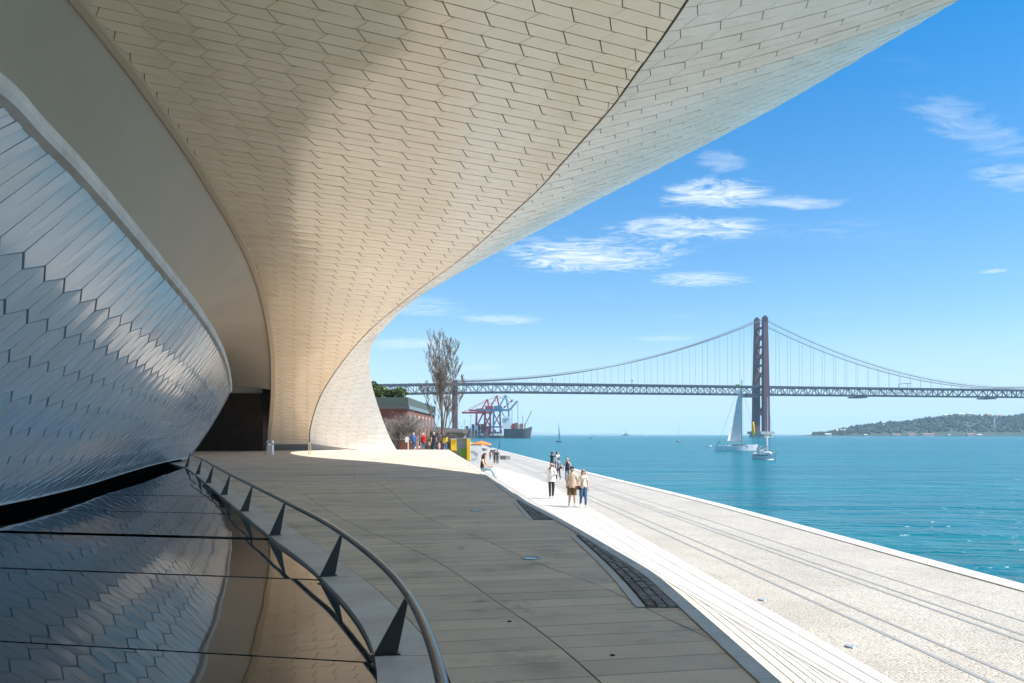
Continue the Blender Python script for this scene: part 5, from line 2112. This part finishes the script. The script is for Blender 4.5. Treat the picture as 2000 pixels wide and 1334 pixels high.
def person(label, loc, rz, h, top, legs, hair, pose=None, shoes=(0.6, 0.58, 0.55), sleeve='short', shorts=False, long_hair=False, bald=False, pale=True, extras=(), wide=1.0, hem=None, bare_arms=False):
    s = h / 1.76
    J = {k: Vector(v) for k, v in BASE.items()}
    for k, v in (pose or {}).items():
        if k in BASE:
            J[k] = Vector(v)
    t = thing('person', label, 'person', loc, rz)
    keys = list(J)
    me = bpy.data.meshes.new('body')
    me.from_pydata([J[k] * s for k in keys], [(keys.index(a), keys.index(b)) for a, b in BONES], [])
    o = bpy.data.objects.new('body', me)
    COL.objects.link(o)
    o.parent = t
    md = o.modifiers.new('skin', 'SKIN')
    sv = me.skin_vertices[0].data
    R2 = {}
    for i, k in enumerate(keys):
        r = RAD.get(k, RAD.get(k[:2]))
        rr = r if isinstance(r, tuple) else (r, r)
        w = wide if k in ('pel', 'bel', 'che', 'ush') else (1 + (wide - 1) * 0.5)
        if k[:2] in ('kn', 'an') and not shorts:
            w *= 1.18
        sv[i].radius = (rr[0] * w * s, rr[1] * w * s)
        sv[i].use_root = (k == 'pel')
        R2[k] = rr[0] * w * s
    sub = o.modifiers.new('sub', 'SUBSURF')
    sub.levels = 1
    sub.render_levels = 1
    sk = SKIN_PALE if pale else SKIN
    PEOPLE.append((o, J, s, R2, dict(top=top, legs=legs, shoes=shoes, sleeve=sleeve, shorts=shorts, sk=sk, bare=bare_arms)))
    # hands: palm, four fingers, a thumb
    for S_ in 'LR':
        d = (J['wr' + S_] - J['el' + S_]).normalized()
        if pose and 'hd' + S_ in pose:
            d = Vector(pose['hd' + S_]).normalized()
        w0 = J['wr' + S_]
        sgn = 1 if S_ == 'L' else -1
        across = d.cross(Vector((sgn, 0, 0)))
        if across.length < 0.2:
            across = d.cross(Vector((0, 0, 1)))
        across.normalize()
        b = MB()
        b.tube([w0 - d * 0.01, w0 + d * 0.04, w0 + d * 0.085], [0.028, 0.036, 0.034], 6)
        curl = d.cross(across) * 0.25
        for q, ln in zip((-1.5, -0.5, 0.5, 1.5), (0.062, 0.075, 0.078, 0.068)):
            p0 = w0 + d * 0.078 + across * q * 0.017
            b.tube([p0, p0 + d * ln * 0.55, p0 + (d + curl * 1.6).normalized() * ln], [0.009, 0.0085, 0.007], 5)
        p0 = w0 + d * 0.03 + across * 0.028
        b.tube([p0, p0 + (d + across * 0.8).normalized() * 0.035, p0 + (d + across * 0.35).normalized() * 0.066], [0.011, 0.010, 0.008], 5)
        b.v = [tuple(Vector(q) * s) for q in b.v]
        b.build('hand', sk, t, True)
    # face
    hc = J['h1']
    hd = (J['h2'] - J['h0'])
    b = MB()
    f = Vector((0, -1, 0))
    b.add([hc + Vector((-0.012, -0.083, 0.025)), hc + Vector((0.012, -0.083, 0.025)), hc + Vector((0.017, -0.085, -0.022)), hc + Vector((-0.017, -0.085, -0.022)), hc + Vector((0, -0.115, -0.018))], [(0, 1, 4), (1, 2, 4), (2, 3, 4), (3, 0, 4)], 0)
    for q in (-1, 1):
        b.ell(hc + Vector((q * 0.03, -0.079, 0.022)), (0.012, 0.006, 0.007), 6, 4, 1)
        b.ell(hc + Vector((q * 0.085, 0.005, 0.0)), (0.012, 0.02, 0.03), 6, 4, 0)
    b.ell(hc + Vector((0, -0.076, -0.05)), (0.024, 0.008, 0.006), 6, 4, 2)
    b.v = [tuple(Vector(q) * s) for q in b.v]
    b.build('face', [sk, cloth((0.03, 0.02, 0.015)), cloth((0.40, 0.12, 0.10))], t)
    if hair is not None:
        b = MB()
        if bald:
            b.ell(hc + Vector((0, 0.012, 0.0)), (0.092, 0.092, 0.06), 12, 8, keep=lambda d: d.y > 0.0)
        else:
            b.ell(hc + Vector((0, 0.012, 0.022)), (0.098, 0.104, 0.108), 14, 10, keep=lambda d: d.z > 0.035 or (d.y > -0.01 and d.z > -0.085))
        if long_hair:
            b.tube([hc + Vector((0, 0.03, 0.05)), hc + Vector((0, 0.085, -0.04)), hc + Vector((0, 0.11, -0.17)), hc + Vector((0, 0.10, -0.30))], [0.085, 0.095, 0.085, 0.03], 10)
            for q in (-1, 1):
                b.tube([hc + Vector((q * 0.05, 0.0, 0.08)), hc + Vector((q * 0.088, 0.015, -0.03)), hc + Vector((q * 0.085, 0.02, -0.16))], [0.03, 0.032, 0.015], 6)
        b.v = [tuple(Vector(q) * s) for q in b.v]
        b.build('hair', cloth(hair), t, True)
    for (nm, shape, col) in extras:
        b = MB()
        shape(b)
        b.v = [tuple(Vector(q) * s) for q in b.v]
        b.build(nm, cloth(col), t)
    return t

def finish_people():
    bpy.context.view_layer.update()
    dg = bpy.context.evaluated_depsgraph_get()
    done = []
    for (o, J, s, R2, lk) in PEOPLE:
        done.append(bpy.data.meshes.new_from_object(o.evaluated_get(dg)))
    for (o, J, s, R2, lk), me in zip(PEOPLE, done):
        o.modifiers.clear()
        o.data = me
        me.name = 'body'
        me.materials.clear()
        for m in (cloth(lk['top']), cloth(lk['legs']), lk['sk'], cloth(lk['shoes'])):
            me.materials.append(m)
        def cat(a, b, p):
            pa, pb = a[:2], b[:2]
            if a in ('pel', 'bel', 'che') and b in ('bel', 'che', 'ush'):
                return 0
            if b == 'nk':
                return 0 if p < 0.4 else 2
            if a in ('nk', 'h0', 'h1'):
                return 2
            if pb == 'sh':
                return 2 if lk['bare'] else 0
            if pb == 'el':
                return 2 if lk['bare'] or (lk['sleeve'] == 'short' and p > 0.62) else 0
            if pb == 'wr':
                return 0 if lk['sleeve'] == 'long' and p < 0.9 else 2
            if pb in ('hi',):
                return 1
            if pb == 'kn':
                return 1 if not lk['shorts'] or p < 0.93 else 2
            if pb == 'an':
                return 1 if not lk['shorts'] and p < 0.92 else (3 if p > 0.9 else 2)
            return 3
        segs = [(a, b, J[a] * s, J[b] * s) for a, b in BONES]
        mi = []
        for pl in me.polygons:
            c = pl.center
            best, bc = 1e9, 0
            for a, b, A, B in segs:
                d = B - A
                u = max(0, min(1, (c - A).dot(d) / max(d.length_squared, 1e-9)))
                r = R2[a] + (R2[b] - R2[a]) * u
                dist = (c - (A + d * u)).length / max(r, 0.01)
                if dist < best:
                    best, bc = dist, cat(a, b, u)
            if bc == 0 and c.z < J['pel'].z * s - 0.02 * s and J['knL'].z < J['pel'].z - 0.2:
                bc = 1
            mi.append(bc)
        me.polygons.foreach_set('material_index', mi)
        me.polygons.foreach_set('use_smooth', [True] * len(mi))
        me.update()

def shirt_hem(b, z0=0.86, z1=1.12, r=0.185, d=0.135):
    n = 16
    vs = []
    for z, k in ((z1, 0.93), (z0, 1.0)):
        vs += [(math.cos(2 * math.pi * q / n) * r * k, math.sin(2 * math.pi * q / n) * d * k, z + (0.012 * math.sin(q * 1.7) if k == 1.0 else 0)) for q in range(n)]
    b.add(vs, [(q, (q + 1) % n, n + (q + 1) % n, n + q) for q in range(n)])

def strap_bag(side, z=0.86, sz=(0.22, 0.10, 0.16), back=False):
    def f(b):
        b.box((side * 0.20, -0.12 if not back else 0.12, z), sz)
        y = -0.125 if not back else 0.125
        b.bar((side * 0.17, y, z + 0.05), (-side * 0.10, y, 1.44), 0.03, 0.012)
    return f
def backpack(b):
    b.box((0, 0.17, 1.22), (0.30, 0.15, 0.42))
    b.box((0, 0.26, 1.14), (0.22, 0.05, 0.2))
    for q in (-1, 1):
        b.bar((q * 0.12, 0.10, 1.45), (q * 0.13, -0.12, 1.30), 0.05, 0.015)

def build_people():
    def g(px, py, z=ZP):
        p = ground(px, py, z)
        return (p.x, p.y, z)
    D90 = math.pi / 2
    # three in front on the promenade
    person('man in open white shirt and black trousers holding a phone up to his face', g(1077, 974), R(8), 1.86, (0.74, 0.73, 0.70), (0.028, 0.028, 0.03), (0.10, 0.06, 0.04),
           pose={'elR': (-0.27, -0.06, 1.16), 'wrR': (-0.16, -0.26, 1.36), 'hdR': (0.25, -0.1, 1), 'elL': (0.24, -0.02, 1.15), 'wrL': (0.10, -0.24, 1.28), 'hdL': (-0.3, -0.2, 1), **{k: v for k, v in WALK_B.items() if k[:2] in ('kn', 'an', 'to')}},
           sleeve='long', bald=True, shoes=(0.62, 0.56, 0.50),
           extras=[('phone', lambda b: b.box((-0.125, -0.30, 1.47), (0.075, 0.012, 0.15)), (0.02, 0.02, 0.022)), ('beard', lambda b: b.ell((0, -0.045, 1.60), (0.07, 0.06, 0.05), 10, 6, keep=lambda d: d.z < 0.01 and d.y < 0.02), (0.07, 0.045, 0.03)),
                   ('shirt_tail', lambda b: shirt_hem(b, 0.82, 1.25, 0.20, 0.145), (0.74, 0.73, 0.70))])
    person('man in beige t-shirt and brown shorts walking beside the woman with the black bag', g(1117, 989), R(-4), 1.80, (0.62, 0.47, 0.36), (0.155, 0.105, 0.04), (0.018, 0.014, 0.012),
           pose={'elL': (0.25, 0.04, 1.13), 'wrL': (0.25, -0.06, 0.90), 'anR': (-0.12, 0.10, 0.10), 'toR': (-0.14, -0.04, 0.035), 'knL': (0.11, -0.06, 0.49), 'anL': (0.13, -0.03, 0.085), 'toL': (0.16, -0.2, 0.035)},
           shorts=True, shoes=(0.70, 0.69, 0.66), wide=1.08,
           extras=[('sunglasses', lambda b: (b.box((0.036, -0.092, 1.677), (0.05, 0.012, 0.032)), b.box((-0.036, -0.092, 1.677), (0.05, 0.012, 0.032)), b.box((0, -0.094, 1.685), (0.03, 0.01, 0.008))), (0.02, 0.015, 0.015)),
                   ('beard', lambda b: b.ell((0, -0.045, 1.595), (0.07, 0.06, 0.05), 10, 6, keep=lambda d: d.z < 0.01 and d.y < 0.02), (0.03, 0.02, 0.015)),
                   ('shirt_hem', lambda b: shirt_hem(b, 0.84, 1.16, 0.195, 0.145), (0.62, 0.47, 0.36)),
                   ('short_legs', lambda b: [b.tube([(q * 0.095, 0, 0.90), (q * 0.105, -0.01, 0.50)], [0.115, 0.108], 12) for q in (-1, 1)], (0.155, 0.105, 0.04))])
    person('blonde woman in cream top and blue jeans with a black shoulder bag', g(1139, 991), R(5), 1.69, (0.76, 0.70, 0.56), (0.055, 0.125, 0.24), (0.36, 0.23, 0.11),
           pose={'elR': (-0.24, -0.02, 1.13), 'wrR': (-0.14, -0.17, 0.96), 'hdR': (0.6, -0.5, -0.2), **{k: v for k, v in WALK_A.items() if k[:2] in ('kn', 'an', 'to')}}, shoes=(0.68, 0.62, 0.50), long_hair=True,
           extras=[('shoulder_bag', strap_bag(-1, 0.92, (0.23, 0.11, 0.17)), (0.02, 0.018, 0.018)), ('sunglasses', lambda b: b.box((0, -0.092, 1.677), (0.12, 0.012, 0.03)), (0.02, 0.015, 0.015)),
                   ('jeans_legs', lambda b: [b.tube([(q * 0.09, 0, 0.92), (q * 0.095, -0.04, 0.50)], [0.11, 0.09], 12) for q in (-1, 1)], (0.055, 0.125, 0.24))])
    person('blonde woman in navy sleeveless top walking behind the man in beige', g(1108, 942), R(-12), 1.66, (0.018, 0.022, 0.06), (0.16, 0.27, 0.38), (0.55, 0.40, 0.20), pose=dict(WALK_B, elL=(0.27, 0.04, 1.16), wrL=(0.30, -0.08, 0.93), elR=(-0.27, 0.05, 1.15), wrR=(-0.31, 0.05, 0.91)), bare_arms=True, long_hair=True,
           extras=[('shirt_hem', lambda b: shirt_hem(b, 0.86, 1.14, 0.18, 0.13), (0.018, 0.022, 0.06))])
    up = {'elR': (-0.24, -0.22, 1.42), 'wrR': (-0.10, -0.30, 1.64), 'elL': (0.24, -0.22, 1.42), 'wrL': (0.10, -0.30, 1.64), 'hdR': (0.2, -0.1, 1), 'hdL': (-0.2, -0.1, 1)}
    person('dark haired person in navy jacket with raised hands by the water', g(1078, 924), R(150), 1.78, (0.018, 0.025, 0.045), (0.05, 0.055, 0.07), (0.02, 0.015, 0.012), pose=up, sleeve='long')
    person('dark haired person in white top taking a picture beside the navy jacket', g(1087, 923), R(170), 1.76, (0.70, 0.70, 0.68), (0.08, 0.07, 0.06), (0.03, 0.022, 0.018), pose=up, sleeve='long')
    person('person in grey blue top and dark jeans just behind the man in white', g(1090.5, 938), R(-160), 1.60, (0.24, 0.29, 0.36), (0.06, 0.065, 0.09), (0.10, 0.05, 0.03), pose=WALK_A, extras=[('shoulder_bag', strap_bag(-1, 1.0, (0.16, 0.1, 0.2), True), (0.03, 0.035, 0.05))])
    # walkers on the platform, seen from behind
    def top(px, y=84, z=-0.16):
        p = at(px, 880, y)
        return (p.x, y, z)
    person('grey haired man in blue shirt with navy bag walking away on the platform', top(808), math.pi, 1.84, (0.05, 0.17, 0.48), (0.05, 0.10, 0.20), (0.55, 0.53, 0.48), pose=WALK_A, sleeve='long', wide=1.15, extras=[('shoulder_bag', lambda b: (b.box((0.24, 0.05, 1.18), (0.12, 0.22, 0.36)), b.bar((0.18, 0.02, 1.45), (0.24, 0.02, 1.3), 0.03)), (0.02, 0.04, 0.12))])
    person('grey haired man in bright red jacket walking away on the platform', top(827, 84.5), math.pi, 1.83, (0.55, 0.012, 0.018), (0.10, 0.14, 0.22), (0.60, 0.55, 0.48), pose=WALK_B, sleeve='long', wide=1.22, extras=[('shirt_hem', lambda b: shirt_hem(b, 0.84, 1.2, 0.21, 0.15), (0.55, 0.012, 0.018)), ('hip_bag', lambda b: b.box((0.20, -0.02, 0.95), (0.12, 0.2, 0.24)), (0.05, 0.01, 0.02))])
    person('man in black navy polo shirt and dark trousers walking away', top(847.5, 84), math.pi, 1.92, (0.016, 0.018, 0.035), (0.035, 0.05, 0.10), (0.58, 0.52, 0.45), pose=WALK_A, wide=1.1)
    person('dark haired woman in yellow jacket with a thin black shoulder strap', top(870, 82.6), math.pi, 1.66, (0.70, 0.52, 0.06), (0.10, 0.20, 0.34), (0.03, 0.02, 0.015), pose=WALK_B, sleeve='long', long_hair=True, wide=1.1, extras=[('shoulder_bag', strap_bag(-1, 0.92, (0.16, 0.08, 0.14), True), (0.03, 0.02, 0.02)), ('jacket_hem', lambda b: shirt_hem(b, 0.86, 1.2, 0.195, 0.14), (0.70, 0.52, 0.06))])
    person('small child in pale pink between the red and the navy walker', top(838.5, 85), math.pi, 1.02, (0.60, 0.40, 0.40), (0.10, 0.08, 0.10), (0.25, 0.15, 0.09), pose=WALK_B, sleeve='long')
    person('small child in a pink coat between the navy walker and the yellow jacket', top(857.5, 85), math.pi, 0.95, (0.62, 0.33, 0.36), (0.55, 0.30, 0.33), (0.20, 0.13, 0.08), pose=WALK_A, sleeve='long', extras=[('coat', lambda b: shirt_hem(b, 0.45, 1.3, 0.24, 0.20), (0.62, 0.33, 0.36))])
    # beside the kiosk, on the promenade
    person('grey haired person in white top left of the backpack wearer by the yellow box', g(883, 893), R(170), 1.66, (0.72, 0.70, 0.68), (0.45, 0.50, 0.55), (0.25, 0.15, 0.10), sleeve='long')
    person('person in pale jacket wearing a dark backpack near the kiosk', g(890.5, 894), R(185), 1.62, (0.66, 0.62, 0.64), (0.40, 0.42, 0.45), (0.14, 0.10, 0.08), sleeve='long', extras=[('backpack', backpack, (0.03, 0.035, 0.06))])
    person('fair haired person in grey top and pale jeans in front of the green panel', g(899.5, 903), R(175), 1.75, (0.36, 0.36, 0.35), (0.42, 0.52, 0.60), (0.58, 0.48, 0.32), sleeve='long')
    # couple, lone figures farther off
    person('person in dark grey coat on the left of the couple walking off', g(965.8, 906.5), R(170), 1.60, (0.10, 0.09, 0.095), (0.055, 0.05, 0.055), (0.05, 0.035, 0.03), pose=WALK_A, sleeve='long')
    person('person in dark grey coat on the right of the couple walking off', g(971.5, 907), R(190), 1.62, (0.085, 0.075, 0.08), (0.06, 0.05, 0.05), (0.16, 0.11, 0.08), pose=WALK_B, sleeve='long')
    person('lone dark figure standing far off at the edge of the water', g(975, 877.5), R(100), 1.62, (0.025, 0.028, 0.04), (0.04, 0.05, 0.08), (0.03, 0.02, 0.02), pose=None, sleeve='long')
    person('dark haired child standing behind the head of the seated woman', g(957.5, 898), R(180), 1.15, (0.20, 0.14, 0.12), (0.06, 0.06, 0.07), (0.05, 0.03, 0.02))
    # seated on the steps
    yv = 41.0
    sit = {'pel': (0, 0, 0.11), 'bel': (0, -0.01, 0.26), 'che': (0, -0.05, 0.44), 'ush': (0, -0.08, 0.57), 'nk': (0, -0.11, 0.65), 'h0': (0, -0.145, 0.72), 'h1': (0, -0.165, 0.80), 'h2': (0, -0.165, 0.87),
           'shL': (0.15, -0.08, 0.56), 'elL': (0.19, -0.20, 0.33), 'wrL': (0.09, -0.42, 0.25), 'shR': (-0.15, -0.08, 0.56), 'elR': (-0.19, -0.19, 0.33), 'wrR': (-0.08, -0.41, 0.25),
           'hiL': (0.09, -0.06, 0.10), 'knL': (0.10, -0.47, 0.16), 'anL': (0.09, -0.62, -0.24), 'toL': (0.10, -0.77, -0.30), 'hiR': (-0.09, -0.06, 0.10), 'knR': (-0.10, -0.49, 0.15), 'anR': (-0.09, -0.72, -0.22), 'toR': (-0.10, -0.87, -0.28),
           'hdL': (-0.3, -1, -0.1), 'hdR': (0.3, -1, -0.1)}
    person('brown haired woman in black top and light jeans seated on the white steps', (edge(yv) + 0.13 + 0.53, yv, -0.35), D90 - R(14), 1.78, (0.015, 0.014, 0.014), (0.34, 0.46, 0.55), (0.13, 0.055, 0.025), pose=sit, bare_arms=True, long_hair=True, shoes=(0.65, 0.64, 0.62))
    finish_people()
build_people()

# ------------------------------------------------------------------ the air over the river
def build_haze():
    b = MB()
    b.box((600, 4650, 96), (15000, 9900, 202))
    m = bpy.data.materials.new('haze_air')
    m.use_nodes = True
    nt = m.node_tree
    for n in list(nt.nodes):
        if n.type != 'OUTPUT_MATERIAL':
            nt.nodes.remove(n)
    v = nt.nodes.new('ShaderNodeVolumePrincipled')
    v.inputs['Color'].default_value = (0.62, 0.86, 1.0, 1)
    v.inputs['Density'].default_value = 0.8e-4
    v.inputs['Anisotropy'].default_value = 0.0
    out = next(n for n in nt.nodes if n.type == 'OUTPUT_MATERIAL')
    nt.links.new(v.outputs[0], out.inputs['Volume'])
    o = b.build('haze', m)
    stuff(o)
HAZE = True
if HAZE:
    build_haze()
